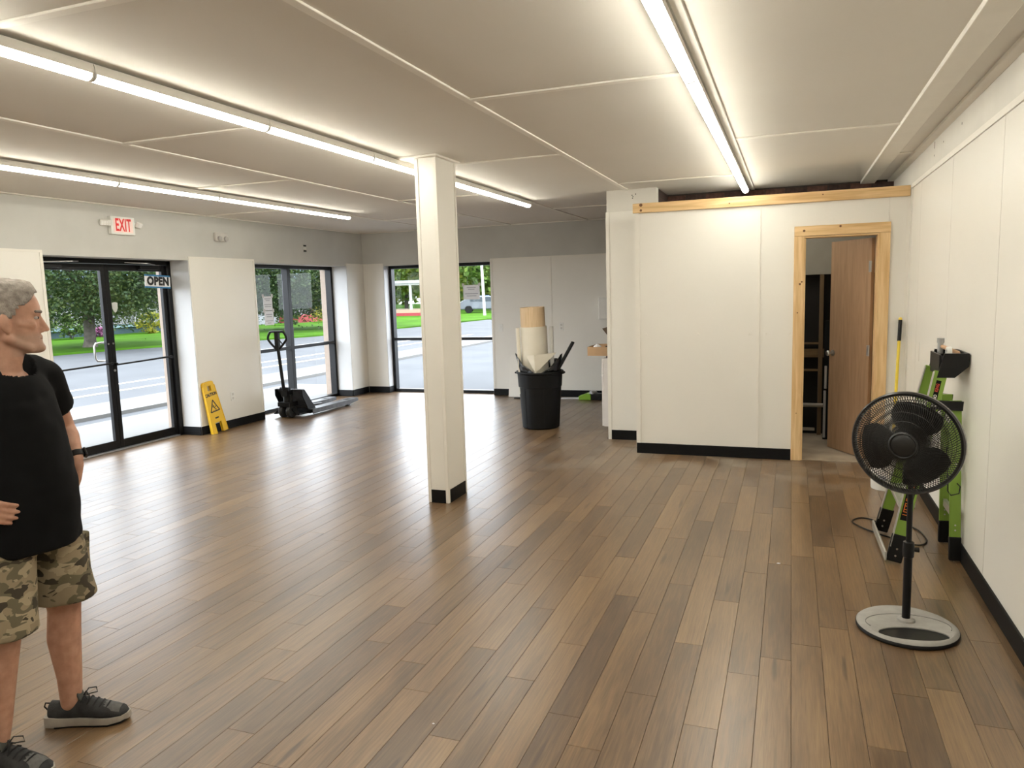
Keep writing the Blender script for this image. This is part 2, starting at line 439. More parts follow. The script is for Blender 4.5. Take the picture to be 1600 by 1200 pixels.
alu = mat('ladder_aluminium', (0.62, 0.62, 0.60), 0.38, 0.85, var=0.06)
white_plastic = mat('white_plastic', (0.80, 0.79, 0.75), 0.4, var=0.02)
peach = mat('peach_stucco', (0.36, 0.29, 0.235), 0.9, var=0.06, scale=20)
glass = glass_mat('clear_glass')
pine = wood_mat('pine_vertical', (0.60, 0.375, 0.165), (0.80, 0.575, 0.31), 'Z', 0.55)
pine_h = wood_mat('pine_horizontal', (0.58, 0.36, 0.155), (0.80, 0.57, 0.30), 'X', 0.55)
knot = mat('pine_knot', (0.16, 0.075, 0.03), 0.6, var=0.3, scale=60)
doorwood = wood_mat('lauan_door', (0.31, 0.19, 0.11), (0.40, 0.255, 0.155), 'Z', 0.5, sc=1.3)
plank = plank_material()
concrete = mat('concrete', (0.36, 0.30, 0.23), 0.85, var=0.25, scale=3)
paper = mat('paper', (0.78, 0.78, 0.80), 0.8, var=0.02)
ink = mat('ink_black', (0.012, 0.012, 0.012), 0.6)
pale_ink = mat('printed_text_grey', (0.42, 0.42, 0.46), 0.7)

XR, XL, XW, YP, YF, YG, CZ, YB = 0.97, -6.78, -7.10, 7.38, 11.10, 11.30, 2.68, -2.6
# ================================================================== ROOM SHELL
# ---- floor: slab + planks
fl = MB().box(-7.1, XR, YB, YF, -0.06, -0.010)
fl.box(-6.38, -4.46, YF, YG, -0.06, -0.010)
floor = struct(fl.build('floor', mat('subfloor', (0.06, 0.045, 0.03), 0.9)), 'brown oak-look plank floor')
PW, PX0, PL = 0.128, 0.025, 1.20
joints = {-20: 3.35, -19: 3.01, -18: 2.76, -17: 2.51, -16: 3.35, -15: 2.96, -14: 3.21, -13: 2.83, -12: 2.62, -11: 3.05, -10: 2.35, -9: 2.84, -8: 3.21, -7: 2.63, -6: 2.45, -5: 2.87, -4: 3.37, -3: 2.71, -2: 3.16, -1: 3.34, 0: 3.51, 1: 3.73, 2: 2.77, 3: 3.18}
DARK = [(-15, 2.74), (-16, 3.12), (-19, 3.22), (-11, 2.77), (-10, 3.2), (-7, 2.51), (-17, 2.43), (-7, 3.33), (-5, 3.24), (-3, 4.29), (-5, 4.88), (3, 4.18), (3, 2.9), (5, 3.59), (-8, 6.0), (1, 5.51)]
LIGHT = [(-10, 2.3), (-9, 3.42), (-12, 2.7), (-6, 2.6), (-3, 5.59), (-3, 2.88), (-1, 3.09), (0, 3.25), (-2, 2.94), (-4, 3.85), (4, 3.18), (-6, 3.43)]
prng = random.Random(11)
planks = []
for i in range(int((XW-PX0)//PW), int((XR-PX0)//PW)+1):
    x0, x1 = PX0+i*PW, PX0+(i+1)*PW
    ph = joints.get(i, prng.uniform(0, PL))
    spans = []
    xm = (x0+x1)/2
    if xm < XL: spans = [(5.29, 7.19), (8.35, 10.6)]
    elif xm > -1.40: spans = [(YB, 7.40)]
    elif -6.38 < xm < -4.46: spans = [(YB, YG-0.03)]
    elif xm > -1.86: spans = [(YB, 8.0)]
    else: spans = [(YB, YF)]
    x0, x1 = max(x0, XW), min(x1, XR)
    for ya, yb in spans:
        k = math.floor((ya-ph)/PL)
        while ph+k*PL < yb:
            y0, y1 = max(ph+k*PL, ya), min(ph+(k+1)*PL, yb)
            k += 1
            if y1-y0 < 0.02: continue
            tone = min(0.9, max(0.08, prng.gauss(0.48, 0.17)))
            for r, y in DARK:
                if r == i and y0 <= y <= y1: tone = prng.uniform(0.03, 0.16)
            for r, y in LIGHT:
                if r == i and y0 <= y <= y1: tone = prng.uniform(0.72, 0.86)
            planks.append((x0, x1, y0, y1, tone + prng.randint(0, 60)))
def plank_geo(x0, x1, y0, y1):
    g, d, e = 0.0015, 0.0010, 0.0006
    vs = [(x0+g,y0+g,0),(x1-g,y0+g,0),(x1-g,y1-g,0),(x0+g,y1-g,0)]
    for z in (-d, -0.0095): vs += [(x0+e,y0+e,z),(x1-e,y0+e,z),(x1-e,y1-e,z),(x0+e,y1-e,z)]
    fs = [(0,1,2,3)]
    for a in (0, 4):
        for q in range(4): fs.append((a+q, a+4+q, a+4+(q+1)%4, a+(q+1)%4))
    return vs, fs
def with_tone(me, tones):
    a = me.attributes.new('tone', 'FLOAT', 'POINT'); a.data.foreach_set('value', tones)
def rank(p):
    q = project(((p[0]+p[1])/2, (p[2]+p[3])/2, 0))
    if q is None or not (-60 < q[0] < 1660 and q[1] < 1330): return 1e9
    return q[2] - (p[3]-p[2])*0.5
planks.sort(key=rank)
for p in planks[:300]:
    vs, fs = plank_geo(*p[:4])
    me = bpy.data.meshes.new('floor_plank'); me.from_pydata(vs, [], fs); with_tone(me, [p[4]]*len(vs))
    put('floor_plank', me, plank, floor)
mb = MB(); tones = []
for p in planks[300:]:
    vs, fs = plank_geo(*p[:4]); mb.add(vs, fs); tones += [p[4]]*len(vs)
me = bpy.data.meshes.new('floor_planks_rest'); me.from_pydata(mb.v, [], mb.f); with_tone(me, tones)
tag(put('floor_planks', me, plank, floor), kind='stuff')
# closet floor
cf = MB().box(-1.33, XR, 7.40, 8.75, -0.06, 0.004)
struct(cf.build('floor_closet', concrete), 'bare concrete floor inside the closet')

# ---- right wall
w = MB().box(XR, XR+0.15, YB, 8.9, -0.06, CZ+0.02)
wall_right = struct(w.build('wall_right', warm_wall, smooth=False), 'right wall of white panels under a painted strip')
seams = [YB, -1.94, -0.68, 0.58, 1.85, 3.11, 4.375, 5.63, 6.89, YP]
for a, b in zip(seams, seams[1:]):
    MB().box(XR-0.007, XR+0.001, a+0.003, b-0.003, 0.02, 2.43).build('panel', white_panel, wall_right, smooth=False)
for y in seams[1:-1]:
    MB().box(XR-0.0025, XR+0.001, y-0.0035, y+0.0035, 0.02, 2.43).build('panel_gap', mat('panel_gap_dark', (0.14, 0.11, 0.08), 0.9), wall_right, smooth=False)
MB().box(XR-0.014, XR+0.001, YB, YP, 2.432, 2.468).build('top_trim', white_trim, wall_right, smooth=False)
MB().box(XR-0.022, XR-0.006, YP-0.035, YP-0.001, 0.02, 2.43).build('corner_trim', white_trim, wall_right, smooth=False)
struct(MB().box(XR-0.018, XR-0.006, YB, YP-0.04, 0.0005, 0.105).build('baseboard_right', black_base, bevel=0.003), 'black rubber baseboard along the right wall')
# small scars on the painted strip
for y, z, h in ((6.40, 2.60, 0.05), (6.40, 2.545, 0.012), (6.05, 2.585, 0.01), (5.45, 2.59, 0.014)):
    MB().box(XR-0.001, XR+0.002, y-0.006, y+0.006, z, z+h).build('scuff_hole', mat('scuff', (0.08, 0.07, 0.06), 0.9), wall_right, smooth=False)

# ---- wall behind the camera
struct(MB().box(XW-0.4, XR+0.15, YB-0.15, YB, -0.06, CZ+0.02).build('wall_front', white_panel, smooth=False), 'white wall behind the viewer')

# ---- left wall (inner skin, outer skin) with entrance and window openings
DY0, DY1, WY0, WY1, HT = 5.29, 7.17, 8.35, 10.60, 2.13
def left_skin(x0, x1, ya, yb):
    b_ = MB()
    b_.box(x0, x1, ya, DY0, -0.06, HT); b_.box(x0, x1, DY1, WY0, -0.06, HT); b_.box(x0, x1, WY1, yb, -0.06, HT)
    b_.box(x0, x1, ya, yb, HT, CZ+0.02)
    return b_
wall_left = struct(left_skin(XW-0.03, XL, YB, YF).build('wall_left', grey_wall, smooth=False), 'left street-side wall of white panels below a grey painted band')
struct(left_skin(XW-0.19, XW-0.03, YB, YG+0.15).build('wall_left_outside', peach, smooth=False), 'peach stucco outer face of the street wall')
for a, b in ((YB, -1.0), (-1.0, 0.22), (0.22, 1.44), (1.44, 2.66), (2.66, 3.88), (3.88, DY0), (DY1, WY0), (WY1, YF)):
    MB().box(XL-0.001, XL+0.007, a+0.002, b-0.002, 0.02, 2.15).build('panel', white_panel, wall_left, smooth=False)
for a, b in ((YB, DY0), (DY1, WY0), (WY1, YF)):
    MB().box(XL+0.0, XL+0.012, a, b, 2.15, 2.175).build('top_trim', white_trim, wall_left, smooth=False)
for y in (DY0-0.03, DY1, WY0-0.03, WY1):
    MB().box(XL+0.005, XL+0.013, y, y+0.03, 0.02, 2.15).build('edge_trim', white_trim, wall_left, smooth=False)
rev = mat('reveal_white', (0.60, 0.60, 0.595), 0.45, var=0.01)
for y, s in ((DY1, -1), (WY1, -1), (DY0, 1), (WY0, 1)):
    MB().box(XW+0.02, XL+0.004, min(y, y+s*0.006), max(y, y+s*0.006), 0.02, 2.13).build('reveal_panel', rev, wall_left, smooth=False)
def base(name, x0, x1, y0, y1, label, mt=black_base):
    return struct(MB().box(x0, x1, y0, y1, 0.0005, 0.105).build(name, mt, bevel=0.003), label)
base('baseboard_left', XL+0.006, XL+0.018, DY1-0.006, WY0, 'black baseboard between the entrance and the street window')
base('baseboard_left_reveal', XW+0.05, XL+0.006, DY1-0.018, DY1-0.006, 'black baseboard inside the entrance reveal')
base('baseboard_left_near', XL+0.006, XL+0.018, YB, DY0, 'black baseboard left of the entrance')
base('baseboard_left_far', XL+0.006, XL+0.018, WY1-0.006, YF-0.02, 'black baseboard between street window and corner')
base('baseboard_left_far_reveal', XW+0.05, XL+0.006, WY1-0.018, WY1-0.006, 'black baseboard inside the street window reveal')

# ---- back wall
BX0, BX1 = -6.38, -4.46
def back_skin(y0, y1, xa, xb):
    b_ = MB()
    b_.box(xa, BX0, y0, y1, -0.06, HT); b_.box(BX1, xb, y0, y1, -0.06, HT); b_.box(xa, xb, y0, y1, HT, CZ+0.02)
    return b_
wall_back = struct(back_skin(YF, YG-0.02, XL-0.33, -1.33).build('wall_back', grey_wall, smooth=False), 'far wall of white panels below a grey painted band')
struct(back_skin(YG-0.02, YG+0.15, XW-0.19, -1.0).build('wall_back_outside', peach, smooth=False), 'peach stucco outer face of the far wall')
for a, b in ((XL+0.01, BX0), (BX1, -3.47), (-3.47, -2.25), (-2.25, -1.46)):
    MB().box(a+0.002, b-0.002, YF-0.007, YF+0.001, 0.02, 2.15).build('panel', white_panel, wall_back, smooth=False)
for a, b in ((XL+0.01, BX0), (BX1, -1.46)):
    MB().box(a, b, YF-0.012, YF, 2.15, 2.172).build('top_trim', white_trim, wall_back, smooth=False)
for x in (BX0-0.03, BX1, -3.485):
    MB().box(x, x+0.03, YF-0.013, YF-0.005, 0.02, 2.15).build('edge_trim', white_trim, wall_back, smooth=False)
MB().box(BX0-0.006+0.006, BX0+0.006, YF-0.004, YG-0.04, 0.02, 2.13).build('reveal_panel', rev, wall_back, smooth=False)
MB().box(BX1-0.006, BX1, YF-0.004, YG-0.04, 0.02, 2.13).build('reveal_panel', rev, wall_back, smooth=False)
base('baseboard_back', BX1, -1.46, YF-0.018, YF-0.006, 'black baseboard along the far wall')
base('baseboard_back_corner', XL+0.02, BX0+0.006, YF-0.018, YF-0.006, 'black baseboard in the far left corner')
base('baseboard_back_reveal', BX0+0.006, BX0+0.018, YF-0.018, YG-0.05, 'black baseboard in the far window reveal')

# ---- wall stub, side wall, brick wall
stub = struct(MB().box(-1.86, -1.33, 8.0, 8.12, -0.06, CZ+0.02).build('wall_stub', warm_wall, smooth=False), 'short wall end beside the partition')
MB().box(-1.845, -1.43, 7.993, 8.001, 0.02, 2.455).build('panel', white_panel, stub, smooth=False)
MB().box(-1.868, -1.83, 7.986, 8.125, 0.0, 2.455).build('edge_trim', white_trim, stub, smooth=False)
for x, z in ((-1.585, 2.615), (-1.58, 2.585), (-1.575, 2.60), (-1.548, 2.625)):
    MB().box(x-0.005, x+0.005, 7.998, 8.0005, z-0.005, z+0.005).build('nail_hole', ink, stub, smooth=False)
base('baseboard_stub', -1.83, -1.432, 7.978, 7.992, 'black baseboard on the short wall end')
old_brick = brick_mat('old_brick', (0.085, 0.045, 0.035), (0.05, 0.03, 0.026), (0.03, 0.025, 0.02))
struct(MB().box(-1.45, -1.33, 8.12, YF, -0.06, CZ+0.02).build('wall_side', old_brick, smooth=False), 'dark brick side wall behind the wall end')
wb = struct(MB().box(-1.33, XR+0.15, 8.77, 8.9, -0.06, CZ+0.02).build('wall_brick', mat('mortar', (0.05, 0.042, 0.036), 0.95), smooth=False), 'dark brick wall behind the partition')
bm_a = mat('brick_red_dark', (0.10, 0.05, 0.038), 0.9, var=0.35, scale=30)
bm_b = mat('brick_brown_dark', (0.06, 0.036, 0.03), 0.9, var=0.35, scale=30)
bme = MB().box(0, 0.20, 0, 0.02, 0, 0.064).mesh('brick', smooth=False)
bme2 = bme.copy(); bme.materials.append(bm_a); bme2.materials.append(bm_b)
brng = random.Random(5)
for r in range(5):
    x = -1.33 + (0.105 if r % 2 else 0)
    while x < XR-0.2:
        o = bpy.data.objects.new('brick', bme if brng.random() < 0.5 else bme2); COL.objects.link(o); o.parent = wb
        o.location = (x, 8.755 + brng.uniform(-0.003, 0.003), 2.30 + r*0.075); x += 0.21

# ---- partition with doorway
PDX0, PDX1, PDZ = 0.105, 0.715, 2.066
pw = MB()
pw.box(-1.43, PDX0, YP, YP+0.12, -0.06, 2.42); pw.box(PDX1, XR, YP, YP+0.12, -0.06, 2.42); pw.box(PDX0, PDX1, YP, YP+0.12, PDZ, 2.42)
pw.box(-1.43, -1.33, YP+0.12, 8.0, -0.06, 2.42)
wall_partition = struct(pw.build('wall_partition', white_panel, smooth=False), 'white panelled partition with a doorway, open above')
for a, b in ((-1.43, -0.285), (-0.285, 0.03)):
    MB().box(a+0.002, b-0.002, YP-0.006, YP+0.001, 0.06, 2.37).build('panel', white_panel, wall_partition, smooth=False)
MB().box(0.032, 0.788, YP-0.006, YP+0.001, PDZ+0.02, 2.37).build('panel', white_panel, wall_partition, smooth=False)
MB().box(0.79, XR-0.004, YP-0.006, YP+0.001, 0.02, 2.37).build('panel', white_panel, wall_partition, smooth=False)
MB().box(-0.297, -0.273, YP-0.014, YP-0.005, 0.06, 2.37).build('seam_strip', white_trim, wall_partition, smooth=False)
MB().box(-1.434, -1.392, YP-0.016, YP-0.005, 0.06, 2.37).build('corner_trim', white_trim, wall_partition, smooth=False)
MB().box(0.925, 0.955, YP-0.012, YP-0.004, 0.02, 2.37).build('corner_trim', white_trim, wall_partition, smooth=False)
for x in (-1.33, -0.83, -0.36, -0.21, -0.01):
    M = Matrix.Translation((x, YP-0.006, 1.19)) @ Matrix.Rotation(R_(90), 4, 'X')
    MB().lathe([(0.010, 0), (0.009, 0.003), (0.004, 0.004)], 10, M).build('screw_cap', white_trim, wall_partition)
base('baseboard_partition', -1.432, 0.017, YP-0.020, YP-0.006, 'black baseboard under the white partition')
bm_ = struct(MB().box(-1.452, 0.945, YP-0.032, YP-0.006, 2.365, 2.455).build('trim_1', pine_h, bevel=0.003), 'pale pine board capping the partition')
for x, z, r in ((-1.372, 2.438, 0.016), (-1.372, 2.388, 0.012), (0.25, 2.425, 0.006), (-0.55, 2.40, 0.007)):
    MB().lathe([(r, 0), (r*0.9, 0.001)], 12, Matrix.Translation((x, YP-0.0325, z)) @ Matrix.Rotation(R_(90), 4, 'X')).build('knot', knot, bm_)
tr2 = struct(empty('trim_2', (0, YP, 0)), 'unpainted pine casing around the closet doorway')
MB().box(0.018, 0.105, -0.027, -0.006, 0.002, 2.067).build('casing', pine, tr2, bevel=0.002)
MB().box(0.715, 0.803, -0.027, -0.006, 0.002, 2.067).build('casing', pine, tr2, bevel=0.002)
MB().box(0.018, 0.803, -0.028, -0.006, 2.068, 2.157).build('head_casing', pine_h, tr2, bevel=0.002)
MB().box(0.1055, 0.118, -0.02, 0.14, 0.004, 2.05).build('jamb', pine, tr2, bevel=0.001)
MB().box(0.702, 0.7145, -0.02, 0.14, 0.004, 2.05).build('jamb', pine, tr2, bevel=0.001)
MB().box(0.1055, 0.7145, -0.02, 0.14, 2.052, 2.0655).build('head_jamb', pine_h, tr2, bevel=0.001)
for x, z, r in ((0.088, 1.66, 0.008), (0.072, 1.64, 0.010), (0.055, 1.38, 0.006), (0.06, 0.45, 0.005), (0.10, 2.115, 0.011), (0.40, 2.14, 0.010)):
    MB().lathe([(r, 0), (r*0.9, 0.001)], 10, Matrix.Translation((x, -0.0275 if z < 2.06 else -0.0285, z)) @ Matrix.Rotation(R_(90), 4, 'X')).build('knot', knot, tr2)
# interior door, swung into the closet
dr = struct(empty('door_2', (0.700, YP+0.145, 0.0), math.atan2(0.50, -0.30)), 'brown lauan slab door standing ajar inward')
MB().box(0.0, 0.60, 0.0, 0.035, 0.012, 2.035).build('leaf', doorwood, dr, bevel=0.002)
kb = MB().lathe([(0.030, 0), (0.030, 0.006), (0.012, 0.012), (0.011, 0.035), (0.024, 0.045), (0.027, 0.058), (0.020, 0.068), (0.006, 0.070)], 18, Matrix.Translation((0.54, 0.035, 0.96)) @ Matrix.Rotation(R_(-90), 4, 'X'))
kb.lathe([(0.030, 0), (0.030, 0.006), (0.012, 0.012), (0.011, 0.035), (0.024, 0.045), (0.027, 0.058), (0.020, 0.068), (0.006, 0.070)], 18, Matrix.Translation((0.54, 0.0, 0.96)) @ Matrix.Rotation(R_(90), 4, 'X'))
kb.build('knob', chrome, dr)
for z in (0.25, 1.02, 1.78):
    MB().box(-0.006, 0.03, 0.033, 0.0375, z-0.05, z+0.05).cyl((-0.004, 0.037, z-0.05), (-0.004, 0.037, z+0.05), 0.006, n=8).build('hinge', grey_metal, dr)
# closet framing seen through the doorway
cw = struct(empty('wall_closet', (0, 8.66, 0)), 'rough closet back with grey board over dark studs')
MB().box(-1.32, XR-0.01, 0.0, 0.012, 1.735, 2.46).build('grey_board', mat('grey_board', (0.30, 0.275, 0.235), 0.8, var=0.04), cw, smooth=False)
MB().box(-1.32, XR-0.01, 0.088, 0.094, 0.006, 1.735).build('shade_backing', mat('closet_shade_black', (0.012, 0.010, 0.008), 0.95), cw, smooth=False)  # black sheet painted as the unlit depth behind the studs
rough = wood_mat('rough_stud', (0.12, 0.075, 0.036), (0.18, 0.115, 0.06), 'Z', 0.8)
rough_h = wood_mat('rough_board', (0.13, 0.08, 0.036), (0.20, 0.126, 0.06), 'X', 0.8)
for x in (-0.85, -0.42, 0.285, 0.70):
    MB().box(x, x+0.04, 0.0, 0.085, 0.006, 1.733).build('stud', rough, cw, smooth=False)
for a, b, z, h in ((-0.38, 0.283, 0.85, 0.09), (0.327, 0.698, 0.85, 0.09), (-0.38, 0.283, 0.99, 0.02), (-0.38, 0.283, 0.70, 0.02)):
    MB().box(a, b, 0.02, 0.06, z, z+h).build('blocking', rough_h, cw, smooth=False)
pipe_w = mat('pale_pipe', (0.34, 0.31, 0.26), 0.5)
MB().cyl((-0.37, -0.02, 0.335), (0.34, -0.02, 0.335), 0.022, n=12).build('pipe', pipe_w, cw)
MB().box(-0.37, 0.26, -0.03, 0.0, 0.055, 0.085).build('sill_strip', pipe_w, cw, smooth=False)
tp = thing('folding_table', 'tall black folded table with grey edge bars standing in the closet', 'table', (0.36, 8.42, 0.006), R_(-8))
MB().box(-0.03, 0.16, 0.0, 0.05, 0.0, 1.25).build('table_top', black_matte, tp, bevel=0.006)
MB().box(-0.025, 0.0, -0.02, 0.0, 0.02, 0.52).build('edge_bar', grey_metal, tp, bevel=0.003)
MB().box(-0.02, 0.005, -0.02, 0.0, 0.54, 0.78).build('edge_bar', grey_metal, tp, bevel=0.003)

# ---- ceiling
ceiling = struct(MB().box(XW-0.4, XR+0.15, YB-0.15, YG+0.3, CZ+0.012, CZ+0.12).build('ceiling', ceil_mat, smooth=False), 'cream ceiling boards with painted battens')
bx = [XL, -5.32, -4.10, -2.87, -1.645, -0.41, 0.69, XR]
ycuts = {0: [0.2, 3.85, 7.5], 1: [2.07, 5.66, 9.3], 2: [0.2, 3.85, 7.5], 3: [2.07, 5.66, 9.3], 4: [0.2, 3.85, 7.5], 5: [2.07, 5.70, 9.3], 6: [2.9, 7.0]}
for c in range(7):
    ymax = YF if c < 4 else 8.755
    if c == 4: ymax = 8.755
    ys = [YB] + [y for y in ycuts[c] if y < ymax] + [ymax]
    for a, b in zip(ys, ys[1:]):
        MB().box(bx[c]+0.001, bx[c+1]-0.001, a+0.001, b-0.001, CZ, CZ+0.012).build('ceiling_board', ceil_mat, ceiling, smooth=False)
    for y in ycuts[c]:
        if y < ymax and not (c == 4 and abs(y-7.5) < 0.1 and False):
            MB().box(bx[c]+0.022, bx[c+1]-0.022, y-0.022, y+0.022, CZ-0.010, CZ+0.0005).build('cross_batten', batten_mat, ceiling, bevel=0.003)
for i, x in enumerate(bx[1:6]):
    ymax = YF if i < 3 else (8.0 if i == 3 else 8.755)
    MB().box(x-0.022, x+0.022, YB, ymax, CZ-0.010, CZ+0.0005).build('batten', batten_mat, ceiling, bevel=0.003)
MB().box(0.655, 0.79, YB, 8.755, CZ-0.028, CZ+0.0005).build('wide_batten', batten_mat, ceiling, bevel=0.003)
MB().box(XR-0.06, XR-0.001, YB, 8.755, CZ-0.022, CZ+0.0005).build('edge_batten', batten_mat, ceiling, bevel=0.004)
MB().box(XL+0.001, XL+0.045, YB, YF, CZ-0.010, CZ+0.0005).build('edge_batten', batten_mat, ceiling, bevel=0.003)
MB().box(XL+0.05, -1.46, YF-0.045, YF-0.001, CZ-0.010, CZ+0.0005).build('edge_batten', batten_mat, ceiling, bevel=0.003)
MB().box(-2.846, -2.48, 5.165, 5.60, CZ-0.016, CZ-0.0005).build('column_collar', batten_mat, ceiling, bevel=0.003)

# ---- column
colm = struct(empty('column', (0, 0, 0)), 'square white panelled column with black base strips in the middle of the room')
cx0, cx1, cy0, cy1 = -2.685, -2.505, 5.205, 5.56
MB().box(cx0+0.006, cx1-0.006, cy0+0.006, cy1-0.006, 0.0, CZ-0.016).build('shaft', white_panel, colm, smooth=False)
for x in (cx0, cx1-0.028):
    for y in (cy0, cy1-0.028):
        MB().box(x, x+0.028, y, y+0.028, 0.0005, CZ-0.017).build('corner_trim', white_trim, colm, bevel=0.003)
MB().box(cx0+0.028, cx1-0.028, cy0-0.0005, cy0+0.006, 0.0005, 0.105).build('base_strip', black_base, colm, smooth=False)
MB().box(cx1-0.006, cx1+0.0005, cy0+0.028, cy1-0.028, 0.0005, 0.105).build('base_strip', black_base, colm, smooth=False)

# ================================================================== GLAZING
# ---- entrance double door
d1 = struct(empty('door_1', (XW, 6.23, 0)), 'black aluminium double glass entrance door')
dy0, dy1 = DY0-6.23, DY1-6.23
fr = MB()
fr.box(-0.06, 0.05, dy0, dy0+0.045, 0.0, HT); fr.box(-0.06, 0.05, dy1-0.07, dy1-0.006, 0.0, HT); fr.box(-0.06, 0.05, dy0, dy1-0.006, HT-0.05, HT)
fr.build('frame', black_metal, d1, bevel=0.003)
MB().box(-0.08, 0.06, dy0+0.05, dy1-0.075, 0.0005, 0.016).build('threshold', grey_metal, d1, bevel=0.003)
def leaf(ya, yb, pull):
    lf = MB()
    st = 0.052
    lf.box(-0.022, 0.022, ya, ya+st, 0.02, HT-0.055); lf.box(-0.022, 0.022, yb-st, yb, 0.02, HT-0.055)
    lf.box(-0.022, 0.022, ya+st, yb-st, 0.02, 0.115); lf.box(-0.022, 0.022, ya+st, yb-st, HT-0.125, HT-0.055)
    lo = lf.build('leaf', black_metal, d1, bevel=0.003)
    MB().box(-0.004, 0.004, ya+st-0.006, yb-st+0.006, 0.11, HT-0.12).build('pane', glass, lo, smooth=False)
    br = MB().cyl((0.055, ya+0.02, 0.965), (0.055, yb-0.02, 0.985), 0.011, n=10)
    br.box(0.02, 0.06, ya+0.012, ya+0.035, 0.955, 0.985); br.box(0.02, 0.06, yb-0.035, yb-0.012, 0.965, 0.995)
    br.build('push_bar', black_metal, lo)
    if pull:
        y = yb-0.035
        MB().tube([(-0.02, y, 1.215), (-0.05, y-0.02, 1.215), (-0.07, y-0.08, 1.21), (-0.072, y-0.10, 1.18), (-0.072, y-0.10, 1.05), (-0.07, y-0.08, 1.015), (-0.05, y-0.02, 1.01), (-0.02, y, 1.01)], 0.011, 10).build('pull_handle', chrome, lo)
    return lo
lfL = leaf(dy0+0.05, 0.012, True); lfR = leaf(0.016, dy1-0.074, False)
for y in (-0.02, 0.042):
    MB().lathe([(0.011, 0), (0.010, 0.004)], 12, Matrix.Translation((0.022, y, 1.20)) @ Matrix.Rotation(R_(90), 4, 'Y')).build('bolt', chrome, d1)
MB().lathe([(0.014, 0), (0.013, 0.006), (0.006, 0.007)], 14, Matrix.Translation((0.022, 0.03, 0.90)) @ Matrix.Rotation(R_(90), 4, 'Y')).build('lock_cylinder', chrome, d1)
for s, y in ((1, dy0+0.12), (-1, dy1-0.20)):
    cl = MB().box(0.022, 0.075, min(y, y+s*0.28), max(y, y+s*0.28), HT-0.11, HT-0.062)
    clo = cl.build('closer', black_metal, d1, bevel=0.006)
    MB().bar((0.05, y+s*0.05, HT-0.05), (0.20, y+s*0.30, HT-0.045), 0.02, 0.008).bar((0.20, y+s*0.30, HT-0.045), (0.06, y+s*0.48, HT-0.035), 0.02, 0.008).build('closer_arm', grey_metal, clo)
# shield sticker on the right leaf
sh = [(-0.038, 0.05), (0, 0.058), (0.038, 0.05), (0.036, -0.01), (0.02, -0.045), (0, -0.06), (-0.02, -0.045), (-0.036, -0.01)]
MB().prism(sh, 0.001, frame((0, 1, 0), (0, 0, 1), (1, 0, 0), (0.0045, 0.125, 1.60))).build('shield_sticker', mat('sticker', (0.62, 0.64, 0.62), 0.6), d1, smooth=False)

# ---- windows
def window(name, label, right, M, w_, h_, rail, mull):
    """local: x along wall, y = outwards, z up"""
    o = struct(empty(name), label); o.matrix_world = M
    t = 0.05
    f_ = MB()
    f_.box(0, t, -0.05, 0.06, 0, h_); f_.box(w_-t, w_, -0.05, 0.06, 0, h_); f_.box(t, w_-t, -0.05, 0.06, h_-t, h_); f_.box(t, w_-t, -0.05, 0.06, 0, t)
    f_.build('window_frame', black_metal, o, bevel=0.003)
    MB().box(mull-0.036, mull+0.036, -0.05, 0.06, t, h_-t).build('mullion', black_metal, o, bevel=0.003)
    for a, b in ((t, mull-0.036), (mull+0.036, w_-t)):
        MB().box(a, b, -0.05, 0.06, rail-0.024, rail+0.024).build('rail', black_metal, o, bevel=0.003)
        MB().box(a-0.004, b+0.004, -0.003, 0.003, t-0.004, rail-0.02).build('pane', glass, o, smooth=False)
        MB().box(a-0.004, b+0.004, -0.003, 0.003, rail+0.02, h_-t+0.004).build('pane', glass, o, smooth=False)
    return o
Mw1 = frame((0, 1, 0), (-1, 0, 0), (0, 0, 1), (XW, WY0, 0.0))
window_1 = window('window_1', 'black framed four-pane street window beside the entrance', None, Mw1, WY1-WY0-0.006, HT, 0.90, 1.10)
Mw2 = frame((1, 0, 0), (0, 1, 0), (0, 0, 1), (BX0+0.006, YG, 0.0))
window_2 = window('window_2', 'black framed four-pane window in the far wall behind the column', None, Mw2, BX1-BX0-0.012, HT, 0.90, 0.95)
# ================================================================== CEILING LIGHTS
led = mat('led_diffuser', (0.9, 0.9, 0.88), 0.4, var=0.0, emit=LAMP_COLOR, estr=LAMP_STRENGTH)
housing_m = mat('lamp_housing', (0.78, 0.755, 0.70), 0.45, var=0.01)
UL = 1.158
lh = MB()
prof = [(-0.026, 0.0), (0.026, 0.0), (0.032, -0.018), (0.032, -0.042), (-0.032, -0.042), (-0.032, -0.018)]
lh.loft([[Vector((x, y, z)) for x, z in prof] for y in (-UL/2+0.002, UL/2-0.002)])
me_h = lh.mesh('housing', angle=20); me_h.materials.append(housing_m)
ld = MB(); n_ = 8
ring = [(0.030*math.cos(math.pi*k/n_), -0.0425-0.026*math.sin(math.pi*k/n_)) for k in range(n_+1)]
ld.loft([[Vector((x, y, z)) for x, z in ring] for y in (-UL/2+0.012, UL/2-0.012)])
me_d = ld.mesh('diffuser', angle=60); me_d.materials.append(led)
le = MB().loft([[Vector((x*1.03, y, z-0.001 if z < -0.05 else z)) for x, z in ring] for y in (-0.0045, 0.0045)])
me_e = le.mesh('end_cap', angle=60); me_e.materials.append(white_plastic)
ordn = ['first', 'second', 'third', 'fourth', 'fifth', 'sixth', 'seventh', 'eighth']
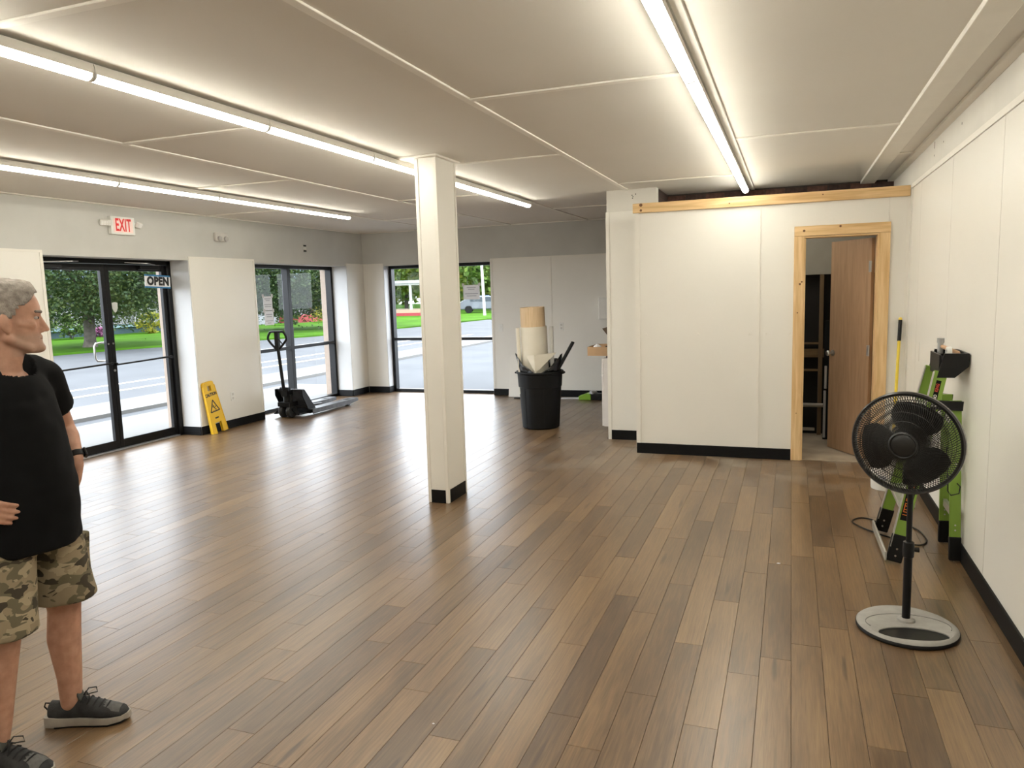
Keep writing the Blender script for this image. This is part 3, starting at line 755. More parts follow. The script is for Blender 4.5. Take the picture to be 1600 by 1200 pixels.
for x, yend, zt, row in ((-0.465, 8.385, CZ-0.012, 'row leading to the closet partition'), (-2.845, 8.32, CZ-0.012, 'middle row passing the column'), (-5.21, 8.27, CZ-0.012, 'row nearest the street windows')):
    for k in range(8):
        t = thing('ceiling_light', '%s LED strip light from the far end of the %s' % (ordn[k], row), 'light', (x, yend-UL*(k+0.5), zt), group='LED strip lights')
        for nm, me, dy in (('housing', me_h, 0), ('diffuser', me_d, 0), ('end_cap', me_e, -UL/2+0.0075), ('end_cap', me_e, UL/2-0.0075)):
            o = bpy.data.objects.new(nm, me); COL.objects.link(o); o.parent = t; o.location = (0, dy, 0)

# ================================================================== WALL FITTINGS
WL = lambda y, z, x=XL+0.007: frame((0, 1, 0), (0, 0, 1), (1, 0, 0), (x, y, z))        # local x right, y up, z out of left wall
WBk = lambda x, z: frame((1, 0, 0), (0, 0, 1), (0, -1, 0), (x, YF-0.007, z))
WRt = lambda y, z: frame((0, -1, 0), (0, 0, 1), (-1, 0, 0), (XR-0.007, y, z))
es = thing('exit_sign', 'white exit sign with red letters and two lamp heads above the entrance', 'sign'); es.matrix_world = WL(6.235, 2.467, XL)
MB().box(-0.155, 0.155, -0.095, 0.095, 0.0, 0.045).build('sign_box', white_plastic, es, bevel=0.006)
exm = mat('exit_red', (0.75, 0.03, 0.03), 0.5, emit=(0.9, 0.02, 0.02), estr=0.08)
glow = mat('exit_face', (0.85, 0.70, 0.66), 0.5, emit=(1.0, 0.35, 0.28), estr=0.10)
MB().box(-0.125, 0.125, -0.072, 0.072, 0.0445, 0.0462).build('face_plate', glow, es, smooth=False)
o = put('letters', text_mesh('EXIT', 0.185, 0.0008, 0.004, 0.52, 1.05), exm, es); o.location = (0, 0, 0.0472)
for s in (-1, 1):
    MB().box(min(s*0.155, s*0.18), max(s*0.155, s*0.18), 0.0, 0.04, 0.01, 0.04).build('lamp_bracket', white_plastic, es, bevel=0.003)
    Mh = Matrix.Translation((s*0.215, 0.02, 0.04)) @ Matrix.Rotation(R_(s*28), 4, 'Y') @ Matrix.Rotation(R_(25), 4, 'X')
    hd = MB().box(-0.06, 0.06, -0.032, 0.032, -0.022, 0.018, Mh).build('lamp_head', white_plastic, es, bevel=0.012)
    lm = MB()
    for i in range(4):
        for j in range(2): lm.box(-0.045+i*0.024, -0.027+i*0.024, -0.022+j*0.025, -0.006+j*0.025, 0.018, 0.021, Mh)
    lm.build('led_lens', mat('lens', (0.92, 0.92, 0.9), 0.2), hd, smooth=False)
em = thing('emergency_light', 'small grey-white emergency light box right of the exit sign', 'light'); em.matrix_world = WL(7.73, 2.435, XL)
MB().box(-0.105, 0.105, -0.055, 0.055, 0.0, 0.05).build('case', mat('offwhite_plastic', (0.62, 0.60, 0.56), 0.5), em, bevel=0.014)
for s in (-1, 1):
    MB().lathe([(0.03, 0), (0.034, 0.012), (0.030, 0.026), (0.012, 0.029)], 18, Matrix.Translation((s*0.055, -0.025, 0.048))).build('lamp_head', mat('lamp_grey', (0.45, 0.44, 0.42), 0.35), em)
jb = thing('junction_box', 'small dark open wall box above the street window', 'socket'); jb.matrix_world = WL(9.51, 2.37, XL)
MB().box(-0.035, 0.035, -0.05, 0.05, 0.0, 0.004).build('face', white_plastic, jb, smooth=False)
MB().box(-0.033, 0.033, 0.026, 0.05, 0.0035, 0.006).build('slot', ink, jb, smooth=False)
MB().box(-0.033, 0.033, -0.05, -0.026, 0.0035, 0.006).build('slot', ink, jb, smooth=False)
def outlet(M, label, name='wall_outlet', cat='outlet'):
    o = thing(name, label, cat); o.matrix_world = M
    MB().box(-0.035, 0.035, -0.058, 0.058, 0.0, 0.006).build('cover_plate', white_plastic, o, bevel=0.002)
    if cat == 'outlet':
        for s in (-1, 1):
            MB().box(-0.016, 0.016, s*0.026-0.015, s*0.026+0.015, 0.006, 0.008).build('receptacle', mat('receptacle', (0.6, 0.58, 0.54), 0.4), o, bevel=0.003)
    else:
        MB().box(-0.008, 0.008, -0.016, 0.016, 0.006, 0.010).build('toggle', white_plastic, o, bevel=0.003)
    return o
outlet(WL(7.75, 0.405), 'white wall outlet low between the caution sign and street window')
outlet(WBk(-4.31, 1.085), 'white wall plate right beside the far window', 'light_switch', 'switch')
outlet(WBk(-3.31, 1.09), 'white wall outlet on the far wall above the black pipe')
outlet(WRt(5.99, 1.11), 'white wall outlet behind the ladder top on the right wall')
wp = thing('wall_plate', 'narrow white blank plate on the right wall near the corner', 'plate'); wp.matrix_world = WRt(6.72, 1.08)
MB().box(-0.028, 0.028, -0.075, 0.075, 0, 0.004).build('plate', white_trim, wp, bevel=0.002)

# ---- papers on the glass
def sheet(M, label, w_, h_, lines, tape=True):
    o = thing('paper_notice', label, 'paper'); o.matrix_world = M
    MB().box(-w_/2, w_/2, -h_/2, h_/2, 0, 0.0015).build('page', paper, o, smooth=False)
    for z, lw in lines:
        MB().box(-lw*w_/2, lw*w_/2, z*h_-0.006, z*h_+0.006, 0.0014, 0.0021).build('text_line', pale_ink, o, smooth=False)
    if tape:
        for s in (-1, 1):
            MB().box(s*w_*0.5-0.02, s*w_*0.5+0.02, h_/2-0.02, h_/2+0.03, 0.0012, 0.0024).build('tape', mat('tape', (0.55, 0.50, 0.47), 0.4), o, smooth=False)
    return o
sheet(WL(8.985, 1.578, XW+0.004), 'upper of two white notices taped to the street window', 0.20, 0.205, [(0.32, 0.7), (0.2, 0.45), (-0.08, 0.8), (-0.22, 0.7)])
sheet(WL(8.995, 1.366, XW+0.0045), 'lower of two white notices taped to the street window', 0.20, 0.205, [(0.25, 0.7), (0.1, 0.6), (-0.2, 0.8), (-0.35, 0.4)])
Mp2 = frame((1, 0, 0), (0, 0, 1), (0, -1, 0), (-4.885, YG-0.004, 1.655))
sheet(Mp2, 'white notice taped inside the far window right of the column', 0.29, 0.235, [(0.32, 0.55), (0.2, 0.4), (-0.1, 0.8), (-0.25, 0.6)])
# ---- OPEN sign
op = thing('open_sign', 'small white OPEN sign with blue edges on the entrance glass', 'sign')
op.matrix_world = WL(6.94, 1.885, XW+0.058) @ Matrix.Rotation(R_(-2), 4, 'Z')
MB().box(-0.19, 0.19, -0.062, 0.062, 0, 0.004).build('board', paper, op, smooth=False)
for s in (-1, 1):
    MB().box(-0.19, 0.19, s*0.068-0.009, s*0.068+0.009, 0, 0.005).build('stripe', mat('sign_blue', (0.02, 0.16, 0.36), 0.5), op, smooth=False)
o = put('letters', text_mesh('OPEN', 0.130, 0.0006, 0.0075, 0.92, 1.08), ink, op); o.location = (0.005, 0, 0.0047)

# ================================================================== CAUTION SIGN
yel = mat('yellow_plastic', (0.78, 0.48, 0.015), 0.4, var=0.04)
A = Vector((-6.675, 7.375, 0.003)); T = Vector((XL+0.030, 7.29, 0.650))
upd = (T-A).normalized(); rgt = Vector((0, 1, 0)); rgt = (rgt-upd*rgt.dot(upd)).normalized(); nn = rgt.cross(upd)
cs = thing('caution_sign', 'yellow folding wet-floor caution sign leaning against the wall', 'sign'); cs.matrix_world = frame(rgt, upd, nn, A)
def sign_sheet(z0, z1):
    b_ = MB()
    for a in ([(-0.135, 0.0), (-0.055, 0.0), (-0.055, 0.135), (-0.125, 0.135)], [(0.055, 0.0), (0.135, 0.0), (0.125, 0.135), (0.055, 0.135)],
              [(-0.125, 0.135), (0.125, 0.135), (0.097, 0.535), (-0.097, 0.535)],
              [(-0.097, 0.535), (-0.035, 0.535), (-0.03, 0.605), (-0.093, 0.605)], [(0.035, 0.535), (0.097, 0.535), (0.093, 0.605), (0.03, 0.605)],
              [(-0.093, 0.605), (0.093, 0.605), (0.085, 0.645), (0.06, 0.655), (-0.06, 0.655), (-0.085, 0.645)]):
        b_.prism(a, z1-z0, Matrix.Translation((0, 0, z0)))
    return b_
sign_sheet(0.0, 0.010).build('front_board', yel, cs, smooth=False)
sign_sheet(-0.026, -0.016).build('rear_board', yel, cs, smooth=False)
MB().box(-0.085, 0.085, 0.60, 0.64, -0.016, 0.0).build('hinge', yel, cs, smooth=False)
sd_ = MB()
for s in (-1, 1): sd_.bar((s*0.132, 0.0, 0.002), (s*0.096, 0.60, 0.002), 0.006, 0.026, (0, 0, 1))
sd_.build('rim', yel, cs, smooth=False)
o = put('lettering', text_mesh('CAUTION', 0.054, 0.0004, 0.0028, 0.80), ink, cs); o.location = (0, 0.49, 0.0105)
tri = []
for k, a in enumerate((90, 210, 330)): tri.append(Vector((0.088*math.cos(R_(a)), 0.325+0.095*math.sin(R_(a)), 0.0108)))
tb = MB()
for k in range(3): tb.bar(tri[k], tri[(k+1)%3], 0.014, 0.0012, (0, 0, 1)); tb.cyl(tri[k], tri[k]+Vector((0, 0, 0.0006)), 0.0055, n=8)
tb.build('warning_triangle', ink, cs, smooth=False)
fig = MB()
P2 = lambda x, y: Vector((x, 0.325+y, 0.0108))
fig.cyl(P2(-0.022, 0.040), P2(-0.022, 0.040)+Vector((0, 0, 0.0006)), 0.008, n=10)
for a, b, w_ in (((-0.018, 0.03), (-0.004, 0.0), 0.012), ((-0.004, 0.0), (0.022, 0.006), 0.009), ((0.022, 0.006), (0.034, 0.018), 0.007), ((-0.004, 0.0), (0.012, -0.022), 0.009), ((0.012, -0.022), (0.028, -0.026), 0.007), ((-0.014, 0.024), (0.012, 0.028), 0.006), ((-0.018, 0.026), (-0.032, 0.006), 0.006), ((-0.03, -0.034), (0.032, -0.034), 0.004)):
    fig.bar(P2(*a), P2(*b), w_, 0.0012, (0, 0, 1))
fig.build('slipping_figure', ink, cs, smooth=False)
MB().box(-0.03, 0.03, 0.185, 0.203, 0.0101, 0.0107).build('maker_mark', ink, cs, smooth=False)

# ================================================================== PALLET JACK
pj = thing('pallet_jack', 'black hand pallet jack with looped handle parked at the street window', 'pallet jack', (-6.53, 8.56, 0), R_(-1.5))
jm = mat('jack_black_paint', (0.006, 0.006, 0.0065), 0.42, var=0.25, spec=0.3)
jg = mat('jack_worn_steel', (0.085, 0.085, 0.088), 0.45, 0.4, var=0.3, scale=14)
for s in (-1, 1):
    fk = MB(); x = s*0.20
    fk.prism([(x-0.08, 0.17), (x+0.08, 0.17), (x+0.08, 1.27), (x+0.05, 1.34), (x-0.05, 1.34), (x-0.08, 1.27)], 0.008, Matrix.Translation((0, 0, 0.088)))
    for e in (-0.08, 0.074): fk.prism([(0.17, 0.03), (1.10, 0.035), (1.30, 0.055), (1.30, 0.09), (0.17, 0.09)], 0.006, frame((0, 1, 0), (0, 0, 1), (1, 0, 0), (x+e, 0, 0)))
    fo = fk.build('fork', jg, pj, smooth=False)
    MB().cyl((x-0.035, 1.12, 0.037), (x+0.035, 1.12, 0.037), 0.037, n=18).build('load_wheel', mat('wheel_poly', (0.03, 0.03, 0.032), 0.5), fo)
    MB().box(x-0.03, x+0.03, 1.06, 1.18, 0.0955, 0.0975).build('fork_slot', black_matte, fo, smooth=False)
hd = MB()
for x_ in (-0.235, 0.223):
    hd.prism([(0.17, 0.035), (0.30, 0.035), (0.30, 0.09), (0.07, 0.385), (0.02, 0.385), (0.02, 0.30)], 0.012, frame((0, 1, 0), (0, 0, 1), (1, 0, 0), (x_, 0, 0)))
hd.box(-0.235, 0.235, 0.17, 0.21, 0.035, 0.10)
hd.build('side_plates', jm, pj, smooth=False)
slope = MB(); slope.bar((0, 0.055, 0.388), (0, 0.302, 0.088), 0.46, 0.012, (0, 0.77, 0.63)); slope.build('sloped_cover', jg, pj, smooth=False)
pm = MB().box(-0.10, 0.10, -0.10, 0.08, 0.16, 0.22); pm.cyl((0, -0.02, 0.2), (0, -0.02, 0.42), 0.05, 0.045, n=18); pm.box(-0.05, 0.05, -0.08, 0.05, 0.30, 0.385); pm.cyl((-0.07, -0.05, 0.40), (0.07, -0.05, 0.40), 0.03, n=14)
pm.cyl((0.06, -0.02, 0.16), (0.06, -0.02, 0.32), 0.025, n=12)
pm.build('pump', jm, pj, angle=40)
for s in (-1, 1):
    wm = MB().lathe([(0.03, -0.028), (0.086, -0.028), (0.092, -0.02), (0.092, 0.02), (0.086, 0.028), (0.03, 0.028)], 28, Matrix.Translation((s*0.062, -0.02, 0.092)) @ Matrix.Rotation(R_(90), 4, 'Y'))
    wo = wm.build('steer_wheel', mat('wheel_rubber', (0.02, 0.02, 0.02), 0.55), pj)
    MB().cyl((s*0.035, -0.02, 0.092), (s*0.094, -0.02, 0.092), 0.028, n=14).build('hub', jg, wo)
sk = MB()
for s in (-1, 1): sk.bar((s*0.04, 0.0, 0.17), (s*0.19, -0.05, 0.055), 0.06, 0.02); sk.bar((s*0.19, -0.05, 0.055), (s*0.19, 0.12, 0.05), 0.05, 0.02)
sk.build('bumper_arm', jm, pj, smooth=False)
hb = MB()
hx = -0.04
hb.cyl((hx+0.03, -0.06, 0.38), (hx, -0.09, 0.98), 0.024, 0.022, n=14)
hb.box(hx-0.03, hx+0.03, -0.115, -0.07, 0.94, 1.20)
ho = hb.build('handle_shaft', jm, pj)
loop = []
for k in range(33):
    a = 2*math.pi*k/32 - math.pi/2
    xx = 0.155*math.cos(a); zz = math.sin(a)
    wdt = 1.0 if zz > 0 else (1+zz*0.62)
    loop.append((hx + xx*wdt, -0.095, 1.09 + (0.105*min(1, zz*1.35) if zz > 0 else 0.14*zz)))
MB().tube(loop[:-1], 0.0155, 10, closed=True).build('handle_loop', jm, pj)
MB().bar((hx+0.02, -0.095, 1.10), (hx+0.085, -0.10, 1.03), 0.012, 0.008).build('release_lever', jm, pj)
MB().bar((-0.10, 0.32, 0.104), (0.10, 0.62, 0.11), 0.05, 0.012).build('lift_rod', jg, pj)

# ================================================================== TRASH CAN AND CONTENTS
bc = Vector((-2.835, 8.55, 0))
tc_ = thing('trash_can', 'tall round black plastic trash can near the far end of the room', 'trash can', bc)
prof = [(0.205, 0.0), (0.225, 0.012), (0.255, 0.50), (0.262, 0.505), (0.272, 0.66), (0.287, 0.665), (0.29, 0.68), (0.285, 0.692), (0.268, 0.69), (0.262, 0.66), (0.215, 0.03)]
binm = mat('bin_plastic', (0.0042, 0.0042, 0.0045), 0.5, var=0.3, scale=25, spec=0.25)
MB().lathe(prof, 48).build('can', binm, tc_, angle=30)
rb = MB()
for k in range(24):
    a = 2*math.pi*k/24
    if k % 4: continue
    c, s = math.cos(a), math.sin(a)
    rb.bar((0.226*c, 0.226*s, 0.02), (0.254*c, 0.254*s, 0.49), 0.02, 0.006, (c, s, 0))
rb.build('rib', binm, tc_, smooth=False)
for s in (-1, 1):
    hm = MB().tube([(s*0.283, -0.07, 0.672), (s*0.294, -0.055, 0.668), (s*0.297, 0, 0.665), (s*0.294, 0.055, 0.668), (s*0.283, 0.07, 0.672)], 0.011, 8)
    hm.build('handle', binm, tc_)
# liner bag
bag = thing('trash_bag', 'shiny black liner bag bunched around the trash can rim', 'bag', bc)
brn = random.Random(3); N = 64; rings = []
for lev in range(6):
    ring = []
    for i in range(N):
        a = 2*math.pi*i/N
        g_ = math.degrees(a)
        if 195 <= g_ <= 281: pk = 0.255*(1-(g_-195)/86)
        elif 281 < g_ <= 360: pk = 0.235*((g_-281)/79)**1.1
        elif g_ < 12: pk = 0.235-0.008*g_
        else: pk = 0.14 + 0.115*max(0, 1-(195-g_)/25)
        top = 0.665 + pk + 0.02*mnoise.noise(Vector((math.cos(a)*3, math.sin(a)*3, 7)))
        z = 0.60 + (top-0.60)*lev/5
        r = 0.250 + 0.012*mnoise.noise(Vector((math.cos(a)*6, math.sin(a)*6, z*14))) + 0.022*(lev/5)*mnoise.noise(Vector((math.cos(a)*4+3, math.sin(a)*4, z*9)))
        if z > 0.70: r += 0.16*(z-0.70)
        ring.append(Vector((r*math.cos(a), r*math.sin(a), z)))
    rings.append(ring)
mb = MB().loft(rings, caps=False); me = mb.mesh('bag_film', angle=25)
bo = put('bag_film', me, mat('bag_film', (0.008, 0.008, 0.009), 0.18, var=0.2, spec=0.6), bag)
sm = bo.modifiers.new('thickness', 'SOLIDIFY'); sm.thickness = 0.002
# rolls and sheets
def roll(name, label, cat, x, y, r, z0, z1, mt, tilt=(0, 0), turns=1.25, thick=0.006):
    o = thing(name, label, cat, (bc.x+x, bc.y+y, z0), rot=(R_(tilt[0]), R_(tilt[1]), 0))
    pts = []; n2 = 56
    for k in range(n2+1):
        a = -2.3 + 2*math.pi*turns*k/n2; rr = r - 0.010*k/n2
        pts.append((rr*math.cos(a), rr*math.sin(a)))
    inn = [((math.hypot(*p)-thick)*p[0]/math.hypot(*p), (math.hypot(*p)-thick)*p[1]/math.hypot(*p)) for p in pts]
    b_ = MB(); h = z1-z0
    v = [(x_, y_, 0) for x_, y_ in pts]+[(x_, y_, h) for x_, y_ in pts]+[(x_, y_, 0) for x_, y_ in inn]+[(x_, y_, h) for x_, y_ in inn]
    k = len(pts); fs = []
    for i in range(k-1):
        fs += [(i, i+1, k+i+1, k+i), (2*k+i+1, 2*k+i, 3*k+i, 3*k+i+1), (k+i, k+i+1, 3*k+i+1, 3*k+i), (i+1, i, 2*k+i, 2*k+i+1)]
    fs += [(0, k, 3*k, 2*k), (k-1, 2*k+k-1, 3*k+k-1, 2*k-1)]
    b_.add(v, fs); b_.build('curled_sheet', mt, o, angle=50)
    return o
veneer = wood_mat('pale_veneer', (0.58, 0.42, 0.25), (0.70, 0.53, 0.34), 'Z', 0.6, sc=1.6)
offw = mat('cream_board', (0.76, 0.71, 0.60), 0.6, var=0.02)
roll('veneer_roll', 'rolled pale wood-grain sheet standing highest in the trash can', 'roll', -0.052, 0.02, 0.153, 0.10, 1.455, veneer, (1.5, -1.0))
roll('white_roll', 'wide cream-white rolled sheet wrapped around the wood-grain roll', 'roll', -0.048, 0.02, 0.168, 0.10, 1.225, offw, (1.5, -1.0))
roll('thin_roll', 'narrow cream roll at the left back of the trash can', 'roll', -0.200, -0.115, 0.026, 0.42, 1.215, offw, (2.0, -1.5), thick=0.004)
roll('grey_roll', 'slim white tube at the right back of the trash can', 'roll', 0.125, 0.12, 0.028, 0.40, 1.22, mat('white_board', (0.70, 0.69, 0.65), 0.6), (1.5, 0), thick=0.004)
fs_ = thing('folded_sheet', 'folded cream sheet making a V at the trash can front', 'sheet', (bc.x, bc.y, 0.60))
def vplate(pts, t=0.004):
    b_ = MB(); P = [Vector(p) for p in pts]; n3 = (P[1]-P[0]).cross(P[2]-P[0]).normalized()*t
    k = len(P); b_.add(P+[p+n3 for p in P], [tuple(range(k)), tuple(range(2*k-1, k-1, -1))]+[(i, (i+1)%k, k+(i+1)%k, k+i) for i in range(k)]); return b_
BV = lambda r_, f_, z_: (0.951*r_+0.309*f_, 0.309*r_-0.951*f_, z_)     # across / toward the viewer
vplate([BV(-0.05, 0.236, 0.085), BV(-0.062, 0.222, 0.295), BV(-0.155, 0.150, 0.285)]).build('left_flap', offw, fs_, smooth=False)
vplate([BV(-0.05, 0.2361, 0.085), BV(0.205, 0.115, 0.315), BV(-0.062, 0.2221, 0.295)]).build('right_flap', offw, fs_, smooth=False)
bp_ = thing('black_pipe', 'thin black pipe sticking out of the trash can to the right', 'pipe', (bc.x, bc.y, 0.0))
MB().cyl(BV(0.135, 0.10, 0.56), BV(0.405, 0.06, 1.03), 0.021, n=16).cyl(BV(0.405, 0.06, 1.03), BV(0.406, 0.06, 1.033), 0.014, n=16).build('pipe', black_plastic, bp_)

# ================================================================== CABINET CORNER
cabm = mat('cabinet_white', (0.72, 0.69, 0.68), 0.5, var=0.02)
cb = thing('base_cabinet', 'white base cabinet just behind the short wall end', 'cabinet', (-1.735, 8.55, 0))
MB().box(-0.23, 0.28, -0.35, 0.35, 0.10, 0.875).build('body', cabm, cb, bevel=0.002)
MB().box(-0.185, 0.28, -0.345, 0.345, 0.0005, 0.0995).build('toe_kick', cabm, cb, smooth=False)
MB().box(-0.252, -0.232, -0.346, -0.002, 0.105, 0.70).build('door', cabm, cb, bevel=0.002)
MB().box(-0.252, -0.232, 0.002, 0.346, 0.105, 0.70).build('door', cabm, cb, bevel=0.002)
MB().box(-0.252, -0.232, -0.346, 0.346, 0.705, 0.87).build('drawer', cabm, cb, bevel=0.002)
MB().box(-0.20, 0.28, -0.34, 0.34, 0.8755, 0.90).build('top_rail', mat('dark_ply', (0.05, 0.04, 0.035), 0.7), cb, smooth=False)
card = mat('cardboard', (0.46, 0.30, 0.17), 0.8, var=0.06, scale=20)
ty = thing('cardboard_tray', 'shallow brown cardboard tray overhanging the white cabinet', 'tray', (-1.90, 8.42, 0.902))
trb = MB(); trb.box(-0.25, 0.28, -0.21, 0.26, 0.0, 0.006)
trb.box(-0.25, 0.28, -0.21, -0.204, 0.006, 0.10); trb.box(-0.25, 0.28, 0.254, 0.26, 0.006, 0.10); trb.box(-0.25, -0.244, -0.204, 0.254, 0.006, 0.10); trb.box(0.274, 0.28, -0.204, 0.254, 0.006, 0.10)
trb.build('tray', card, ty, smooth=False)
wbx = thing('white_carton', 'small white carton with an open brown flap in the cardboard tray', 'box', (-1.875, 8.48, 0.909))
MB().box(-0.06, 0.10, -0.06, 0.06, 0, 0.31).build('carton', paper, wbx, bevel=0.002)
vplate([(-0.061, -0.055, 0.31), (-0.061, 0.055, 0.31), (-0.15, 0.055, 0.285), (-0.15, -0.055, 0.285)]).build('flap', mat('brown_flap', (0.12, 0.08, 0.05), 0.8), wbx, smooth=False)
vplate([(-0.15, -0.056, 0.285), (-0.085, -0.056, 0.20), (-0.061, -0.056, 0.31)]).build('flap', mat('brown_flap', (0.12, 0.08, 0.05), 0.8), wbx, smooth=False)
MB().box(-0.03, 0.08, -0.0625, -0.0595, 0.10, 0.19).build('grey_print', mat('grey_print', (0.30, 0.30, 0.31), 0.7), wbx, smooth=False)
MB().box(-0.055, 0.095, -0.0625, -0.0595, 0.295, 0.305).build('top_print', ink, wbx, smooth=False)
cr = thing('crumpled_paper', 'crumpled white paper scrap at the left end of the cardboard tray', 'paper', (-2.06, 8.30, 0.909))
mb = MB().ell((0, 0, 0.055), (0.05, 0.04, 0.06), 12, 8); me = mb.mesh('scrap', angle=10)
for v in me.vertices: v.co += Vector((mnoise.noise(v.co*40), mnoise.noise(v.co*40+Vector((5, 1, 2))), mnoise.noise(v.co*38+Vector((1, 9, 2)))))*0.018
put('scrap', me, paper, cr)
tl = thing('hand_tool', 'dark hand tool lying in the cardboard tray beside the carton', 'tool', (-1.85, 8.33, 0.909))
MB().cap((-0.10, 0, 0.07), (0.10, 0.0, 0.10), 0.028, 0.035).build('tool_body', black_plastic, tl)
MB().cap((-0.16, 0.0, 0.05), (-0.10, 0, 0.07), 0.010, 0.014).build('tool_nose', grey_metal, tl)
wd = thing('wall_dispenser', 'tall white box hanging on the far wall above the cabinet', 'box', (-2.60, YF-0.05, 1.20))
MB().box(-0.10, 0.16, -0.05, 0.042, 0, 0.32).build('box_shell', white_plastic, wd, bevel=0.008)

# ---- things on the floor by the far wall
bd = thing('white_board', 'narrow white board leaning on the far wall behind the trash can', 'board', (-4.06, 10.93, 0.002), rot=(R_(-9), 0, 0))
MB().box(-0.09, 0.14, 0, 0.018, 0, 0.66).build('board', white_panel, bd, smooth=False)
sc_ = thing('black_scraper', 'small black scraper on the floor at the foot of the white board', 'tool', (-3.93, 10.78, 0.0))
MB().box(-0.07, 0.05, -0.03, 0.03, 0.001, 0.02).build('handle', black_plastic, sc_, bevel=0.008)
MB().box(0.05, 0.09, -0.05, 0.05, 0.002, 0.006).build('blade', chrome, sc_, smooth=False)
fp = thing('floor_tile_scrap', 'small flat white scrap on the floor by the far wall', 'scrap', (-3.09, 10.90, 0.0), R_(8))
MB().box(-0.18, 0.18, -0.05, 0.05, 0.001, 0.014).build('scrap', paper, fp, bevel=0.002)
gt = thing('green_charger', 'lime green and black tool charger on the floor left of the cabinet', 'charger', (-2.80, 10.84, 0.0))
lime = mat('lime_green_plastic', (0.22, 0.42, 0.03), 0.45, var=0.05)
MB().prism([(-0.17, 0.0), (0.02, 0.0), (0.02, 0.09), (-0.05, 0.10), (-0.13, 0.07), (-0.17, 0.06)], 0.14, frame((1, 0, 0), (0, 0, 1), (0, -1, 0), (0, 0.07, 0.001))).build('body', lime, gt, bevel=0.008)
MB().box(0.0, 0.18, -0.06, 0.06, 0.001, 0.10).build('battery', black_plastic, gt, bevel=0.01)
MB().lathe([(0.06, 0), (0.06, 0.03), (0.045, 0.045)], 20, Matrix.Translation((0.04, 0, 0.09))).build('cap', grey_metal, gt)
# pale scrap specks on the open floor
for i, (x, y, s) in enumerate(((-0.045, 4.55, 0.012), (-1.27, 2.42, 0.005), (-2.42, 7.95, 0.010))):
    o = MB().prism([(-s, -s*0.5), (s*0.6, -s*0.7), (s, s*0.4), (-s*0.4, s*0.6)], 0.002, Matrix.Translation((0, 0, 0.0005))).build('paper_fleck', paper if i < 2 else black_matte, smooth=False)
    o.location = (x, y, 0); tag(o, ['tiny white fleck on the floor between column and fan', 'tiny pale crumb on the floor in the foreground', 'tiny dark crumb on the floor right of the trash can'][i], 'fleck')
# ================================================================== PEDESTAL FAN
fan = thing('pedestal_fan', 'black pedestal fan with a pale dusty round base in the right foreground', 'fan', (0.54, 3.82, 0))
dusty = mat('dusty_grey_plastic', (0.29, 0.278, 0.258), 0.7, var=0.10, scale=18)
fb_ = MB()
BR = 0.222
M0 = Matrix.Rotation(R_(8), 4, 'Z')
# rim (black) and pale deck with a crescent opening toward the front
fb_.lathe([(BR*0.97, 0.0), (BR, 0.006), (BR, 0.016), (BR*0.985, 0.020), (0.02, 0.020)], 56)
bo = fb_.build('base_rim', black_plastic, fan, angle=40)
def arc(r, a0, a1, n, cy=0.0, sy=1.0): return [(r*math.cos(R_(a0+(a1-a0)*k/n)), cy+sy*r*math.sin(R_(a0+(a1-a0)*k/n))) for k in range(n+1)]
dk_ = MB(); nA = 40
# deck = ring between outer boundary and crescent hole boundary, built as quads
hole = []
for k in range(nA):
    t = k/nA*2*math.pi
    hole.append((0.150*math.cos(t), -0.112 + (0.078 if math.sin(t) > 0 else 0.060)*math.sin(t)))
outer = []
for k in range(nA):
    hx_, hy_ = hole[k]; a = math.atan2(hy_+0.06, hx_) if False else 2*math.pi*k/nA
    outer.append((BR*0.985*math.cos(a), BR*0.985*math.sin(a)))
def ringz(pts, z): return [M0 @ Vector((x, y, z)) for x, y in pts]
mid = [((h[0]+o_[0])/2, (h[1]+o_[1])/2) for h, o_ in zip(hole, outer)]
rings = [ringz(hole, 0.0205), ringz(hole, 0.026), ringz([(h[0]*1.04, -0.112+(h[1]+0.112)*1.08) for h in hole], 0.029), ringz(mid, 0.033), ringz([(o_[0]*0.96, o_[1]*0.96) for o_ in outer], 0.028), ringz(outer, 0.021)]
dk_.loft(rings, caps=False)
dko = dk_.build('base_deck', dusty, fan, angle=50)
# embossed arc line on deck
MB().tube([M0 @ Vector((x, y, 0.0335)) for x, y in arc(0.185, 200, -20, 30, -0.02, 0.62)], 0.0022, 6).build('deck_line', mat('dust_line', (0.22, 0.21, 0.20), 0.8), dko)
MB().lathe([(0.040, 0.030), (0.038, 0.040), (0.026, 0.044), (0.024, 0.046)], 24, Matrix.Translation((0, 0.03, 0))).build('pole_socket', dusty, fan)
MB().cyl((0, 0.03, 0.032), (0, 0.03, 0.36), 0.0185, n=20).build('lower_pole', black_metal, fan)
MB().lathe([(0.020, 0.345), (0.0245, 0.35), (0.026, 0.385), (0.024, 0.42), (0.0165, 0.425)], 20, Matrix.Translation((0, 0.03, 0))).build('collar', black_plastic, fan)
MB().cyl((0, 0.03, 0.40), (0, 0.03, 0.80), 0.0128, n=16).build('upper_pole', black_metal, fan)
MB().cyl((0.024, 0.03, 0.385), (0.045, 0.03, 0.385), 0.010, 0.012, n=12).build('height_knob', black_plastic, fan)
